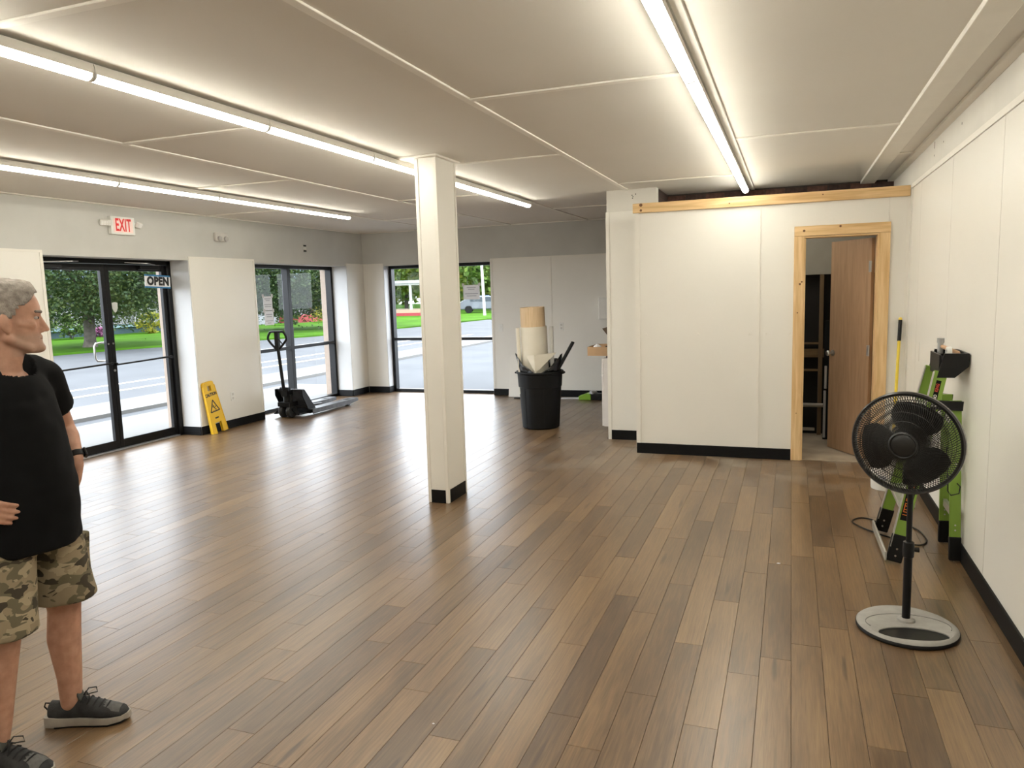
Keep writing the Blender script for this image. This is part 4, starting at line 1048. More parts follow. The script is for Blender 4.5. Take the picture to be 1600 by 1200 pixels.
# head frame: z axis of head = blowing direction (towards the viewer, turned left and tilted down)
hc = Vector((-0.035, -0.055, 0.912))
aim = Vector((-0.40, -1.0, 0.0)).normalized(); aim = (aim + Vector((0, 0, -0.04))).normalized()
hr = Vector((0, 0, 1)).cross(aim).normalized(); hu = aim.cross(hr)
HM = frame(hr, hu, aim, hc)
RG = 0.232
rim = MB()
rim.lathe([(RG-0.012, -0.014), (RG, -0.018), (RG+0.006, -0.008), (RG+0.006, 0.010), (RG, 0.018), (RG-0.012, 0.014), (RG-0.014, 0.0)], 72, HM, cap=False)
rim.lathe([(RG-0.014, 0.0), (RG-0.012, -0.014)], 72, HM, cap=False)
rim.build('grille_rim', mat('rim_black', (0.014, 0.014, 0.015), 0.32), fan)
fg = MB(); bgk = MB()
def gz(r): return 0.012 + 0.045*math.sqrt(max(0, 1-(r/RG)**2))
NW = 120
wire = mat('grille_wire', (0.005, 0.005, 0.005), 0.4)
for k in range(NW):
    a = 2*math.pi*k/NW; pts = []
    for q in range(7):
        r = 0.052 + (RG-0.008-0.052)*q/6; aa = a + 0.42*(q/6)**1.1
        pts.append(HM @ Vector((r*math.cos(aa), r*math.sin(aa), gz(r))))
    fg.tube(pts, 0.0022, 4)
    pts = []
    for q in range(6):
        r = 0.055 + (RG-0.008-0.055)*q/5; aa = a - 0.35*(q/5)
        zb = -0.012 - 0.075*math.sqrt(max(0, 1-(r/RG)**2))
        pts.append(HM @ Vector((r*math.cos(aa), r*math.sin(aa), zb)))
    if k % 1 == 0: bgk.tube(pts, 0.0018, 3)
for r in (0.110, 0.152, 0.190):
    fg.tube([HM @ Vector((r*math.cos(2*math.pi*i/64), r*math.sin(2*math.pi*i/64), gz(r)+0.001)) for i in range(64)], 0.0015, 4, closed=True)
    bgk.tube([HM @ Vector((r*math.cos(2*math.pi*i/64), r*math.sin(2*math.pi*i/64), -0.012-0.075*math.sqrt(1-(r/RG)**2))) for i in range(64)], 0.0015, 4, closed=True)
tag(fg.build('front_grille', wire, fan), kind='stuff'); tag(bgk.build('rear_grille', wire, fan), kind='stuff')
MB().lathe([(0.006, 0.070), (0.042, 0.068), (0.051, 0.063), (0.056, 0.069), (0.063, 0.064), (0.063, 0.052), (0.048, 0.050)], 40, HM).build('hub_badge', mat('hub_black', (0.008, 0.008, 0.008), 0.4), fan)
for k in range(3):
    a0 = R_(72 + 120*k); rings = []
    for q in range(9):
        t = q/8; r = 0.03 + 0.165*t; half = (0.30 + 0.55*math.sin(math.pi*min(1, t*0.62+0.12)))*(1-0.25*t**3)
        row = []
        for sgn in (-1, -0.5, 0, 0.5, 1):
            aa = a0 + sgn*half; row.append(HM @ Vector((r*math.cos(aa), r*math.sin(aa), 0.012*sgn + 0.006)))
        for sgn in (1, 0.5, 0, -0.5, -1):
            aa = a0 + sgn*half; row.append(HM @ Vector((r*math.cos(aa), r*math.sin(aa), 0.012*sgn + 0.003)))
        rings.append(row)
    MB().loft(rings).build('blade', mat('blade_black', (0.005, 0.005, 0.0055), 0.35), fan, angle=50)
MB().lathe([(0.02, 0.018), (0.034, 0.012), (0.036, -0.004), (0.03, -0.012)], 24, HM).build('spinner', black_plastic, fan)
MB().lathe([(0.05, -0.07), (0.062, -0.085), (0.062, -0.15), (0.045, -0.185), (0.015, -0.19)], 28, HM).build('motor_housing', black_plastic, fan)
hbk = HM @ Vector((0, -0.03, -0.12))
MB().cap((0, 0.03, 0.80), hbk, 0.022, 0.03).build('neck', black_plastic, fan)
MB().box(-0.035, 0.035, 0.0, 0.06, 0.70, 0.80).build('control_box', black_plastic, fan, bevel=0.01)

# ================================================================== STEP LADDER
green = mat('ladder_green', (0.20, 0.33, 0.045), 0.42, var=0.05)
orange = mat('label_orange', (0.70, 0.16, 0.02), 0.5)
red_l = mat('label_red', (0.55, 0.06, 0.03), 0.5)
whl = mat('label_white', (0.75, 0.75, 0.72), 0.5)
lad = thing('step_ladder', 'lime green fibreglass step ladder standing against the right wall', 'ladder', (0.76, 5.03, 0))
def L_(x, y, z): return Vector((x-0.76, y-5.03, z))
# front rails
FB = {0: (0.585, 4.735), 1: (0.575, 5.325)}; FT = {0: (0.835, 4.90), 1: (0.835, 5.17)}
zt = 1.20
def fr_at(s, z):
    t = z/zt; return L_(FB[s][0]+(FT[s][0]-FB[s][0])*t, FB[s][1]+(FT[s][1]-FB[s][1])*t, z)
for s in (0, 1):
    d = (fr_at(s, 1)-fr_at(s, 0)).normalized()
    sgn = -1 if s == 0 else 1
    ro = MB().bar(fr_at(s, 0.13), fr_at(s, 1.12), 0.022, 0.070, (1, 0, 0)).build('front_rail', green, lad, bevel=0.003)
    fl_ = MB(); fl_.bar(fr_at(s, 0.10)+Vector((-0.036, 0, 0)), fr_at(s, 1.12)+Vector((-0.036, 0, 0)), 0.030, 0.006, (1, 0, 0)); fl_.build('rail_edge', alu, ro, smooth=False)
    MB().bar(fr_at(s, 0.012), fr_at(s, 0.17), 0.030, 0.085, (1, 0, 0)).build('rubber_foot', black_plastic, lad, bevel=0.006)
    for z in (0.05, 0.09):
        MB().cyl(fr_at(s, z)+Vector((0.0, -0.017, 0)), fr_at(s, z)+Vector((0.0, -0.019, 0)), 0.006, n=8).build('rivet', chrome, lad)
for z in (0.34, 0.62, 0.90):
    a, b = fr_at(0, z), fr_at(1, z)
    sb = MB().box(-0.045, 0.045, a.y+0.011, b.y-0.011, -0.012, 0.012, Matrix.Translation((a.x, 0, z)))
    for k in range(4): sb.box(-0.043+k*0.024, -0.033+k*0.024, a.y+0.012, b.y-0.012, 0.012, 0.016, Matrix.Translation((a.x, 0, z)))
    sb.build('step', alu, lad, smooth=False)
a, b = fr_at(0, 0.045), fr_at(1, 0.045)
MB().bar(a+Vector((-0.05, -0.02, 0)), b+Vector((-0.05, 0.03, 0)), 0.012, 0.055).build('foot_bar', alu, lad, bevel=0.003)
# rear rails
RB = {0: (0.925, 4.86), 1: (0.925, 5.20)}; RT = {0: (0.900, 4.905), 1: (0.900, 5.165)}
def rr_at(s, z):
    t = z/1.05; return L_(RB[s][0]+(RT[s][0]-RB[s][0])*t, RB[s][1]+(RT[s][1]-RB[s][1])*t, z)
for s in (0, 1):
    MB().bar(rr_at(s, 0.14), rr_at(s, 0.95), 0.020, 0.058, (1, 0, 0)).build('rear_rail', green, lad, bevel=0.003)
    MB().bar(rr_at(s, 0.008), rr_at(s, 0.15), 0.03, 0.065, (1, 0, 0)).build('rubber_foot', black_plastic, lad, bevel=0.006)
    for z in (0.19, 0.22, 0.55, 0.58):
        MB().cyl(rr_at(s, z)+Vector((0, -0.0105, 0)), rr_at(s, z)+Vector((0, -0.0125, 0)), 0.005, n=8).build('rivet', chrome, lad)
for z in (0.27, 0.55, 0.82):
    MB().bar(rr_at(0, z)+Vector((0, 0.01, 0)), rr_at(1, z)-Vector((0, 0.01, 0)), 0.02, 0.045).build('rear_brace', alu, lad, smooth=False)
# spreaders / hinge plates
for s in (0, 1):
    a, b = fr_at(s, 0.93), rr_at(s, 0.93); off = Vector((0, -0.016 if s == 0 else 0.016, 0))
    MB().bar(a+off+Vector((0.0, 0, 0.0)), b+off+Vector((0.035, 0, -0.01)), 0.008, 0.055).build('hinge_plate', black_plastic, lad, bevel=0.003)
    for p in (a, b):
        q = p+off; sg = -1 if s == 0 else 1
        MB().cyl(q+Vector((0.01, sg*0.004, 0)), q+Vector((0.01, sg*0.007, 0)), 0.009, n=10).build('hinge_rivet', chrome, lad)
# top cap tray
tcap = MB()
ya, yb = 4.885-5.03, 5.185-5.03
xa, xb = 0.80-0.76, 0.955-0.76
tcap.prism([(xa-0.005, 1.085), (xa+0.085, 1.085), (xb, 1.15), (xb, 1.225), (xa+0.03, 1.225)], 0.016, frame((1, 0, 0), (0, 0, 1), (0, -1, 0), (0, ya, 0)))
tcap.prism([(xa-0.005, 1.085), (xa+0.085, 1.085), (xb, 1.15), (xb, 1.225), (xa+0.03, 1.225)], 0.016, frame((1, 0, 0), (0, 0, 1), (0, -1, 0), (0, yb+0.016, 0)))
tcap.box(xa+0.03, xb, ya, yb, 1.165, 1.185); tcap.box(xb-0.014, xb, ya, yb, 1.15, 1.225); tcap.bar((xa+0.012, ya, 1.155), (xa+0.012, yb, 1.155), 0.012, 0.12)
tcap.build('top_tray', black_plastic, lad, smooth=False)
# labels on rails
def rail_frame(s, z, out):
    d = (fr_at(s, 1.0)-fr_at(s, 0.2)).normalized()
    n3 = Vector((0, -1, 0)) if out else Vector((0, 1, 0)); n3 = (n3-d*n3.dot(d)).normalized()
    sd2 = d.cross(n3)
    return frame(d, n3.cross(d), n3, fr_at(s, z)+n3*0.0115)
def label_strip(s, z, length, width, bgm, words, out=True):
    M = rail_frame(s, z, out)
    o = MB().box(-length/2, length/2, -width/2, width/2, 0, 0.0008).build('label', bgm, lad, smooth=False, M=M)
    for w_, mt, x_ in words:
        t = put('label_text', text_mesh(w_, width*0.9, 0.0003, 0.0008, 0.85), mt, o); t.location = (x_, 0, 0.0012)
label_strip(0, 0.985, 0.17, 0.026, black_matte, [('KING', red_l, 0.042), ('KOMBO', whl, -0.035)])
label_strip(0, 0.40, 0.30, 0.045, black_matte, [('LITTLE', orange, -0.07), ('GIANT', orange, 0.075)])
label_strip(1, 0.98, 0.20, 0.050, black_matte, [('', whl, 0)], out=False)
Mo = rail_frame(1, 0.95, False)
MB().box(-0.14, 0.12, 0.024, 0.036, 0.0, 0.001).build('label', orange, lad, smooth=False, M=Mo)
MB().box(0.115, 0.17, -0.03, 0.03, 0.0, 0.001).build('label', orange, lad, smooth=False, M=Mo)
# cord coiled on the ladder
MB().tube([rr_at(1, 0.62)+Vector((0, -0.02, 0)), L_(0.905, 5.10, 0.55), L_(0.90, 5.02, 0.45), L_(0.885, 4.93, 0.405), L_(0.89, 4.85, 0.40), L_(0.925, 4.825, 0.42), L_(0.93, 4.83, 0.46), L_(0.92, 4.86, 0.47)], 0.0035, 6).build('tie_cord', black_plastic, lad)
# hammer lying on the tray
ham = thing('hammer', 'wooden-handled hammer lying across the ladder top tray', 'hammer', (0.875, 5.03, 1.186))
MB().cap((-0.02, 0.16, 0.062), (0.03, -0.11, 0.038), 0.011, 0.013).build('handle', wood_mat('hammer_wood', (0.42, 0.24, 0.13), (0.55, 0.34, 0.2), 'Y', 0.5), ham)
MB().cyl((-0.02, 0.13, 0.015), (-0.02, 0.13, 0.105), 0.016, n=14).cyl((-0.02, 0.13, 0.08), (-0.02, 0.13, 0.108), 0.020, n=14).build('head', grey_metal, ham)
rl_ = thing('tape_roll', 'white tape roll resting in the ladder top tray', 'tape', (0.865, 4.955, 1.186))
MB().lathe([(0.022, -0.012), (0.036, -0.012), (0.036, 0.012), (0.022, 0.012), (0.022, -0.012)], 24, Matrix.Translation((0, 0, 0.036)) @ Matrix.Rotation(R_(90), 4, 'Y'), cap=False).build('roll', whl, rl_)

# ---- bucket, mop handle, cords
bk = thing('bucket', 'white plastic bucket behind the ladder and fan', 'bucket', (0.745, 6.52, 0))
MB().lathe([(0.118, 0.0), (0.120, 0.004), (0.132, 0.30), (0.136, 0.302), (0.136, 0.318), (0.141, 0.32), (0.141, 0.345), (0.148, 0.348), (0.148, 0.362), (0.137, 0.364), (0.128, 0.33), (0.114, 0.01)], 36).build('pail', mat('bucket_white', (0.76, 0.745, 0.70), 0.45, var=0.02), bk)
MB().tube([(0.14*math.cos(R_(a)), -0.02-0.145*math.sin(R_(a))*0.9, 0.335-0.06*math.sin(R_(a))) for a in range(0, 181, 12)], 0.0022, 6).build('bail_handle', grey_metal, bk)
lb = MB(); nL = 10
for a0, a1, z0, z1 in ((235, 258, 0.085, 0.12), (236, 256, 0.06, 0.078)):
    lb.loft([[Vector((0.1285*math.cos(R_(a)), 0.1285*math.sin(R_(a)), z)) for z in (z0, z1)] + [Vector((0.120*math.cos(R_(a)), 0.120*math.sin(R_(a)), z)) for z in (z1, z0)] for a in [a0+(a1-a0)*k/nL for k in range(nL+1)]])
lb.build('print', pale_ink, bk, smooth=False)
mp_ = thing('mop_handle', 'yellow mop handle with black grip leaning beside the door casing', 'mop', (0.845, 7.15, 0.0))
pa, pb = Vector((0.0, 0.0, 0.03)), Vector((0.055, 0.195, 1.325))
MB().cyl(pa, pb-(pb-pa).normalized()*0.02, 0.0125, n=14).build('pole', mat('mop_yellow', (0.80, 0.60, 0.05), 0.4), mp_)
dv = (pb-pa).normalized()
MB().cyl(pb-dv*0.205, pb-dv*0.022, 0.0155, n=16).build('grip', black_plastic, mp_)
MB().cap(pb-dv*0.03, pb-dv*0.012, 0.015, 0.015).build('end_knob', mat('mop_yellow2', (0.78, 0.58, 0.08), 0.4), mp_)
MB().box(-0.10, 0.06, -0.03, 0.03, 0.0, 0.045).build('mop_head', mat('mop_grey', (0.35, 0.35, 0.34), 0.8), mp_, bevel=0.01)
cd = thing('power_cord', 'black power cord looping on the floor around the ladder feet', 'cord', (0.6, 5.3, 0))
C_ = lambda x, y, z=0.006: (x-0.6, y-5.3, z)
pts = [C_(0.62, 5.42), C_(0.55, 5.58), C_(0.47, 5.60), C_(0.42, 5.50), C_(0.47, 5.38), C_(0.55, 5.28), C_(0.63, 5.20), C_(0.70, 5.12), C_(0.78, 5.10), C_(0.83, 5.20), C_(0.82, 5.38), C_(0.77, 5.50)]
def smooth_pts(p, sub=5):
    P = [Vector(x) for x in p]; out = []
    for i in range(len(P)-1):
        p0, p1, p2, p3 = P[max(i-1, 0)], P[i], P[i+1], P[min(i+2, len(P)-1)]
        for k in range(sub):
            t = k/sub
            out.append(0.5*((2*p1)+(-p0+p2)*t+(2*p0-5*p1+4*p2-p3)*t*t+(-p0+3*p1-3*p2+p3)*t**3))
    return out+[P[-1]]
MB().tube(smooth_pts(pts), 0.005, 7).build('cable', black_plastic, cd)
MB().box(-0.03, 0.03, -0.022, 0.022, 0, 0.03, Matrix.Translation(C_(0.72, 5.45, 0.001)) @ Matrix.Rotation(R_(30), 4, 'Z')).build('plug', black_plastic, cd, bevel=0.004)
# ================================================================== PERSON
skin = skin_mat(); camo = camo_mat()
PROOT = (-2.665, 1.885, 0.0)
man = thing('person', 'person in black t-shirt and camouflage shorts, hands on hips, looking right', 'person', PROOT, R_(8))
V = Vector
# ---- head (local head frame: x forward, y left, z up from chin)
HZ0 = 1.478; HYAW = R_(46); HC = V((0.012, 0.012, HZ0))
HMX = Matrix.Translation(HC) @ Matrix.Rotation(HYAW, 4, 'Z') @ Matrix.Rotation(R_(2), 4, 'Y')
levels = [(0.000, 0.098, 0.010, 0.030), (0.010, 0.112, -0.010, 0.042), (0.028, 0.115, -0.035, 0.053), (0.050, 0.108, -0.060, 0.061), (0.074, 0.105, -0.076, 0.066),
          (0.100, 0.103, -0.086, 0.070), (0.128, 0.103, -0.093, 0.072), (0.150, 0.110, -0.098, 0.075), (0.175, 0.108, -0.101, 0.077), (0.200, 0.100, -0.099, 0.076),
          (0.222, 0.088, -0.092, 0.071), (0.242, 0.068, -0.078, 0.060), (0.256, 0.042, -0.056, 0.042), (0.263, 0.012, -0.028, 0.018)]
def head_rings(off=0.0, N=40):
    rings = []
    for z, f_, b_, hw in levels:
        ring = []
        for i in range(N):
            a = 2*math.pi*i/N; c, s = math.cos(a), math.sin(a)
            cx = (f_+b_)/2; hx2 = (f_-b_)/2
            ex = 0.88 if c > 0 else 1.0
            x = cx + (hx2+off)*math.copysign(abs(c)**ex, c)
            taper = 1.0 - (0.16*max(0, c)**2 if z < 0.16 else 0.06*max(0, c)**2)
            y = (hw+off)*math.copysign(abs(s)**0.86, s)*taper
            ring.append(V((x, y, z + off*max(0, (z-0.2)/0.063))))
        rings.append(ring)
    return rings
body = MB()
hmb = MB(); hmb.loft(head_rings())
# nose
hmb.cap((0.101, 0, 0.137), (0.123, 0, 0.091), 0.0085, 0.0105); hmb.ell((0.123, 0, 0.087), (0.013, 0.0125, 0.0105), 12, 8)
for s in (-1, 1):
    hmb.ell((0.109, s*0.013, 0.083), (0.012, 0.008, 0.009), 10, 6)
    hmb.cap((0.100, s*0.010, 0.149), (0.088, s*0.045, 0.148), 0.0125, 0.009)          # brow
    hmb.cap((0.074, s*0.040, 0.104), (0.040, s*0.056, 0.112), 0.020, 0.018)          # cheek bone
    hmb.cap((0.106, s*0.002, 0.0605), (0.094, s*0.022, 0.055), 0.0072, 0.004)        # upper lip
    hmb.cap((0.104, s*0.002, 0.0475), (0.094, s*0.020, 0.051), 0.0075, 0.004)        # lower lip
    hmb.cap((0.070, s*0.034, 0.022), (0.005, s*0.052, 0.058), 0.020, 0.022)          # jaw line
    Me = Matrix.Rotation(R_(s*-14), 3, 'Z') @ Matrix.Rotation(R_(-10), 3, 'Y')
    hmb.ell((-0.002, s*0.080, 0.110), (0.019, 0.008, 0.036), 14, 10, Me)
    hmb.ell((0.006, s*0.078, 0.084), (0.010, 0.007, 0.012), 10, 6)
hmb.ell((0.101, 0, 0.020), (0.020, 0.026, 0.018), 14, 8)
body.add([HMX @ V(p) for p in hmb.v], hmb.f)
# neck, torso core
body.cap((-0.015, 0, 1.40), (0.000, 0.004, 1.53), 0.068, 0.060)
body.cap((0.01, 0, 1.42), (0.030, 0.02, 1.50), 0.045, 0.04)
body.cap((-0.015, -0.11, 1.385), (-0.015, 0.11, 1.385), 0.048, 0.048)
body.ell((0.0, 0, 1.24), (0.10, 0.15, 0.2)); body.ell((0.02, 0, 1.02), (0.12, 0.15, 0.18)); body.ell((0, 0, 0.90), (0.11, 0.15, 0.12))
# arms
SL, EL, WLp = V((-0.01, 0.170, 1.372)), V((-0.085, 0.325, 1.155)), V((-0.005, 0.290, 1.030))
SR, ER, WRp = V((-0.01, -0.170, 1.372)), V((-0.10, -0.39, 1.15)), V((0.075, -0.270, 1.00))
for S, E_, W_ in ((SL, EL, WLp), (SR, ER, WRp)):
    body.cap(S, E_, 0.052, 0.043)
    mid = E_.lerp(W_, 0.35); body.cap(E_, mid, 0.042, 0.045); body.cap(mid, W_, 0.045, 0.029)
def hand(W_, dirv, palm_n, side):
    d = dirv.normalized(); n3 = (palm_n - d*palm_n.dot(d)).normalized(); sd3 = d.cross(n3)*side
    body.cap(W_, W_+d*0.03, 0.027, 0.026)
    for k, t in enumerate((-0.028, -0.009, 0.010, 0.028)):
        body.cap(W_+d*0.02+sd3*(t*0.75), W_+d*0.088+sd3*t, 0.0155, 0.0125)
        ln = (0.060, 0.074, 0.078, 0.066)[k]
        p0 = W_+d*0.090+sd3*(t*1.08); p1 = p0+(d*0.93+n3*0.25+sd3*t*1.2)*ln*0.5; p2 = p1+(d*0.80+n3*0.55+sd3*t*1.0)*ln*0.5
        body.cap(p0, p1, 0.0098, 0.0090, 10); body.cap(p1, p2, 0.0090, 0.0075, 10)
    th0 = W_+d*0.025+sd3*0.026; th1 = th0+(d*0.6+sd3*0.7+n3*0.3)*0.045; th2 = th1+(d*0.9+sd3*0.25+n3*0.3)*0.032
    body.cap(th0, th1, 0.016, 0.0115, 10); body.cap(th1, th2, 0.0115, 0.009, 10)
hand(WLp, V((-0.05, -0.33, -0.95)), V((0.2, -1, 0)), 1)
hand(WRp, V((0.55, 0.62, -0.42)), V((-0.6, 0.6, 0.0)), -1)
# legs
AL, AR = V((0.034, 0.104, 0.085)), V((0.015, -0.215, 0.085))
HLp, HRp = V((0.0, 0.10, 0.88)), V((0.0, -0.10, 0.88))
KL, KR = V((0.035, 0.118, 0.48)), V((0.04, -0.165, 0.48))
for H, K, A_ in ((HLp, KL, AL), (HRp, KR, AR)):
    body.cap(H, K, 0.085, 0.060)
    c1 = K.lerp(A_, 0.33)+V((-0.012, 0, 0)); c2 = K.lerp(A_, 0.72)
    body.cap(K, c1, 0.058, 0.060); body.cap(c1, c2, 0.060, 0.045); body.cap(c2, A_, 0.045, 0.038)
    body.cap(A_, A_+V((0.03, 0.005, -0.04)), 0.034, 0.026)
bme_ = remeshed(body, 0.0042, 9, 'body', 0.5)
# stubble mask
inv = HMX.inverted()
sa = bme_.attributes.new('stubble', 'FLOAT', 'POINT'); vals = []
for v in bme_.vertices:
    h = inv @ v.co; s = 0.0
    if -0.01 < h.z < 0.09 and h.x > 0.0:
        s = min(1, max(0, (0.082-h.z)/0.02)) * min(1, max(0, (h.x-0.005)/0.03))
        s *= 0.6+0.4*abs(mnoise.noise(v.co*300))
    vals.append(s)
sa.data.foreach_set('value', vals)
put('body', bme_, skin, man)
# eyes and brows
for s in (-1, 1):
    e_ = MB().ell(HMX @ V((0.0900, s*0.032, 0.1300)), (0.0105, 0.0105, 0.007), 12, 8).build('eye', mat('eye_white', (0.45, 0.40, 0.37), 0.3), man)
    MB().ell(HMX @ V((0.0985, s*0.0325, 0.1300)), (0.0045, 0.0045, 0.005), 10, 6).build('iris', mat('iris', (0.06, 0.07, 0.08), 0.2), e_)
    ebr = MB().cap(HMX @ V((0.1085, s*0.014, 0.1515)), HMX @ V((0.0925, s*0.050, 0.1525)), 0.0058, 0.0045)
    ebr.build('eyebrow', mat('eyebrow_grey', (0.20, 0.165, 0.14), 0.9), man)
MB().tube([HMX @ V(p) for p in ((0.0985, -0.024, 0.0530), (0.1065, -0.012, 0.0542), (0.1095, 0.0, 0.0545), (0.1065, 0.012, 0.0542), (0.0985, 0.024, 0.0530))], 0.0022, 6).build('mouth_line', mat('lip_dark', (0.20, 0.085, 0.06), 0.6), man)
# hair: shell over the skull above the hairline
rg = head_rings(0.007, 64); hv = []; hf = []
fine = []
for k in range(len(rg)-1):
    for q in range(4):
        fine.append([rg[k][i].lerp(rg[k+1][i], q/4) for i in range(64)])
fine.append(rg[-1])
def in_hair(p):
    x, z = p.x, p.z
    ay = abs(p.y)
    if x > 0.055: lim = 0.218 - 0.02*max(0, ay-0.02)/0.05 - 0.035*max(0, (0.095-x)/0.04)*(ay > 0.045)
    elif x > 0.025: lim = 0.125 + (x-0.025)/0.03*0.055
    elif x > -0.02: lim = 0.128
    else: lim = 0.055 + 0.075*max(0, (x+0.055)/0.035)
    return z > lim
keep = {}
N = 64
for k, ring in enumerate(fine):
    for i, p in enumerate(ring):
        keep[(k, i)] = in_hair(p)
idx = {}
hm_ = MB(); vs2 = []; fs2 = []
for k in range(len(fine)-1):
    for i in range(N):
        q = [(k, i), (k, (i+1) % N), (k+1, (i+1) % N), (k+1, i)]
        if all(keep[c] for c in q):
            f_ = []
            for c in q:
                if c not in idx:
                    p = fine[c[0]][c[1]].copy()
                    nz_ = mnoise.noise(V((p.x*45, p.y*45, p.z*20)))*0.003 + mnoise.noise(V((p.x*60, p.y*160, p.z*60)))*0.002
                    dirn = (p-V((0.0, 0, 0.13))).normalized()
                    quiff = 0.012*math.exp(-((p.x-0.075)/0.03)**2)*max(0, min(1, (p.z-0.205)/0.03))
                    p += dirn*(nz_+quiff+0.001)
                    idx[c] = len(vs2); vs2.append(HMX @ p)
                f_.append(idx[c])
            fs2.append(tuple(f_))
top = [idx[(len(fine)-1, i)] for i in range(N) if (len(fine)-1, i) in idx]
if len(top) == N: fs2.append(tuple(top))
hm_.add(vs2, fs2)
hairm = mat('grey_hair', (0.30, 0.265, 0.235), 0.85, var=0.30, scale=55, bump=0.7, bscale=160)
ho_ = hm_.build('hair', hairm, man, angle=180)
so = ho_.modifiers.new('thickness', 'SOLIDIFY'); so.thickness = 0.008; so.offset = -1
# ---- t-shirt
sh = MB()
sh.cap((-0.015, -0.125, 1.395), (-0.015, 0.125, 1.395), 0.075, 0.075)
sh.cap((-0.012, -0.06, 1.435), (-0.012, 0.06, 1.435), 0.055, 0.055)
sh.ell((0.0, 0, 1.28), (0.128, 0.178, 0.17)); sh.ell((0.025, 0, 1.14), (0.140, 0.175, 0.24)); sh.ell((0.04, 0, 1.0), (0.150, 0.178, 0.20))
N = 36
def ering(cx, cy, z, rx, ry, amp=0.0, ph=0): return [V((cx+rx*(1+amp*math.sin(5*a+ph))*math.cos(a), cy+ry*(1+amp*math.sin(7*a+ph))*math.sin(a), z)) for a in [2*math.pi*i/N for i in range(N)]]
sh.loft([ering(0.01, 0, 1.30, 0.125, 0.165), ering(0.028, 0, 1.14, 0.142, 0.170), ering(0.040, 0, 1.0, 0.156, 0.174), ering(0.036, 0, 0.90, 0.160, 0.182, 0.012), ering(0.028, 0, 0.80, 0.162, 0.192, 0.025, 1), ering(0.026, 0.0, 0.765, 0.163, 0.194, 0.03, 1)])
for S, E_ in ((SL, EL), (SR, ER)):
    e2 = S.lerp(E_, 0.62)
    sh.cyl(S+V((0, 0, 0.005)), e2, 0.074, 0.070, n=18); sh.ell(S, (0.075, 0.075, 0.075))
shm = remeshed(sh, 0.008, 22, 't_shirt', 0.5)
for v in shm.vertices:
    w_ = mnoise.noise(V((v.co.x*7, v.co.y*7, v.co.z*3.5)))*0.010 + mnoise.noise(v.co*16)*0.004
    dirn = V((v.co.x-0.01, v.co.y, 0))
    if dirn.length > 1e-3: v.co += dirn.normalized()*w_
# crew neck opening: drop the shirt around the neck
for v in shm.vertices:
    dx, dy = v.co.x-0.005, v.co.y-0.003
    r = math.hypot(dx, dy*0.9)
    if v.co.z > 1.38 and r < 0.085: v.co.z -= (0.085-r)*0.9 + max(0, dx)*0.45
put('t_shirt', shm, mat('black_cotton', (0.005, 0.005, 0.0055), 0.9, var=0.3, spec=0.15), man)
# ---- shorts
st_ = MB()
st_.loft([ering(0.0, 0, 0.97, 0.14, 0.175), ering(0.0, 0, 0.86, 0.155, 0.195), ering(0.0, 0, 0.76, 0.14, 0.19)])
for H, K, hz in ((HLp, KL, 0.515), (HRp, KR, 0.50)):
    t_ = (0.88-hz)/(0.88-K.z); hem = H.lerp(K, min(1.0, t_)); sgn = 1 if H.y > 0 else -1
    rr_ = []
    for q, (rx, ry) in enumerate(((0.112, 0.098), (0.120, 0.104), (0.122, 0.106), (0.124, 0.108), (0.127, 0.112))):
        c_ = V((H.x, H.y, 0.84)).lerp(V((hem.x, hem.y+sgn*0.006, hz)), q/4); rr_.append(ering(c_.x, c_.y, c_.z, rx, ry, 0.02*q/4, q))
    st_.loft(rr_)
    st_.box(H.x-0.075, H.x+0.075, min(H.y+sgn*0.09, H.y+sgn*0.135), max(H.y+sgn*0.09, H.y+sgn*0.135), 0.60, 0.75)
stm = remeshed(st_, 0.008, 4, 'shorts', 0.5)
for v in stm.vertices:
    w_ = mnoise.noise(V((v.co.x*9, v.co.y*9, v.co.z*6)))*0.008; v.co += V((v.co.x, v.co.y-(0.1 if v.co.y > 0 else -0.1), 0)).normalized()*w_
put('shorts', stm, camo, man)
pk = MB()
for s in (1,):
    pk.tube([(-0.02, 0.245, 0.74), (0.0, 0.25, 0.70), (0.035, 0.252, 0.64), (0.05, 0.25, 0.58)], [0.004, 0.007, 0.006, 0.003], 6)
pk.build('pocket_flap_edge', black_matte, man)
# ---- wristwatch on the left wrist
wd_ = (WLp-EL).normalized(); wc = WLp-wd_*0.012; wu = wd_.orthogonal().normalized(); wv_ = wd_.cross(wu)
wt = MB()
wt.lathe([(0.0315, -0.013), (0.0345, -0.011), (0.0345, 0.011), (0.0315, 0.013), (0.030, 0.0), (0.0315, -0.013)], 28, frame(wu, wv_, wd_, wc), cap=False)
wo = wt.build('wristwatch', black_plastic, man)
outd = V((0.45, 0.75, 0.3)); outd = (outd-wd_*outd.dot(wd_)).normalized(); sd4 = wd_.cross(outd)
MB().box(-0.019, 0.019, -0.017, 0.017, 0, 0.011, frame(wd_, sd4, outd, wc+outd*0.033)).build('watch_case', black_plastic, wo, bevel=0.004)
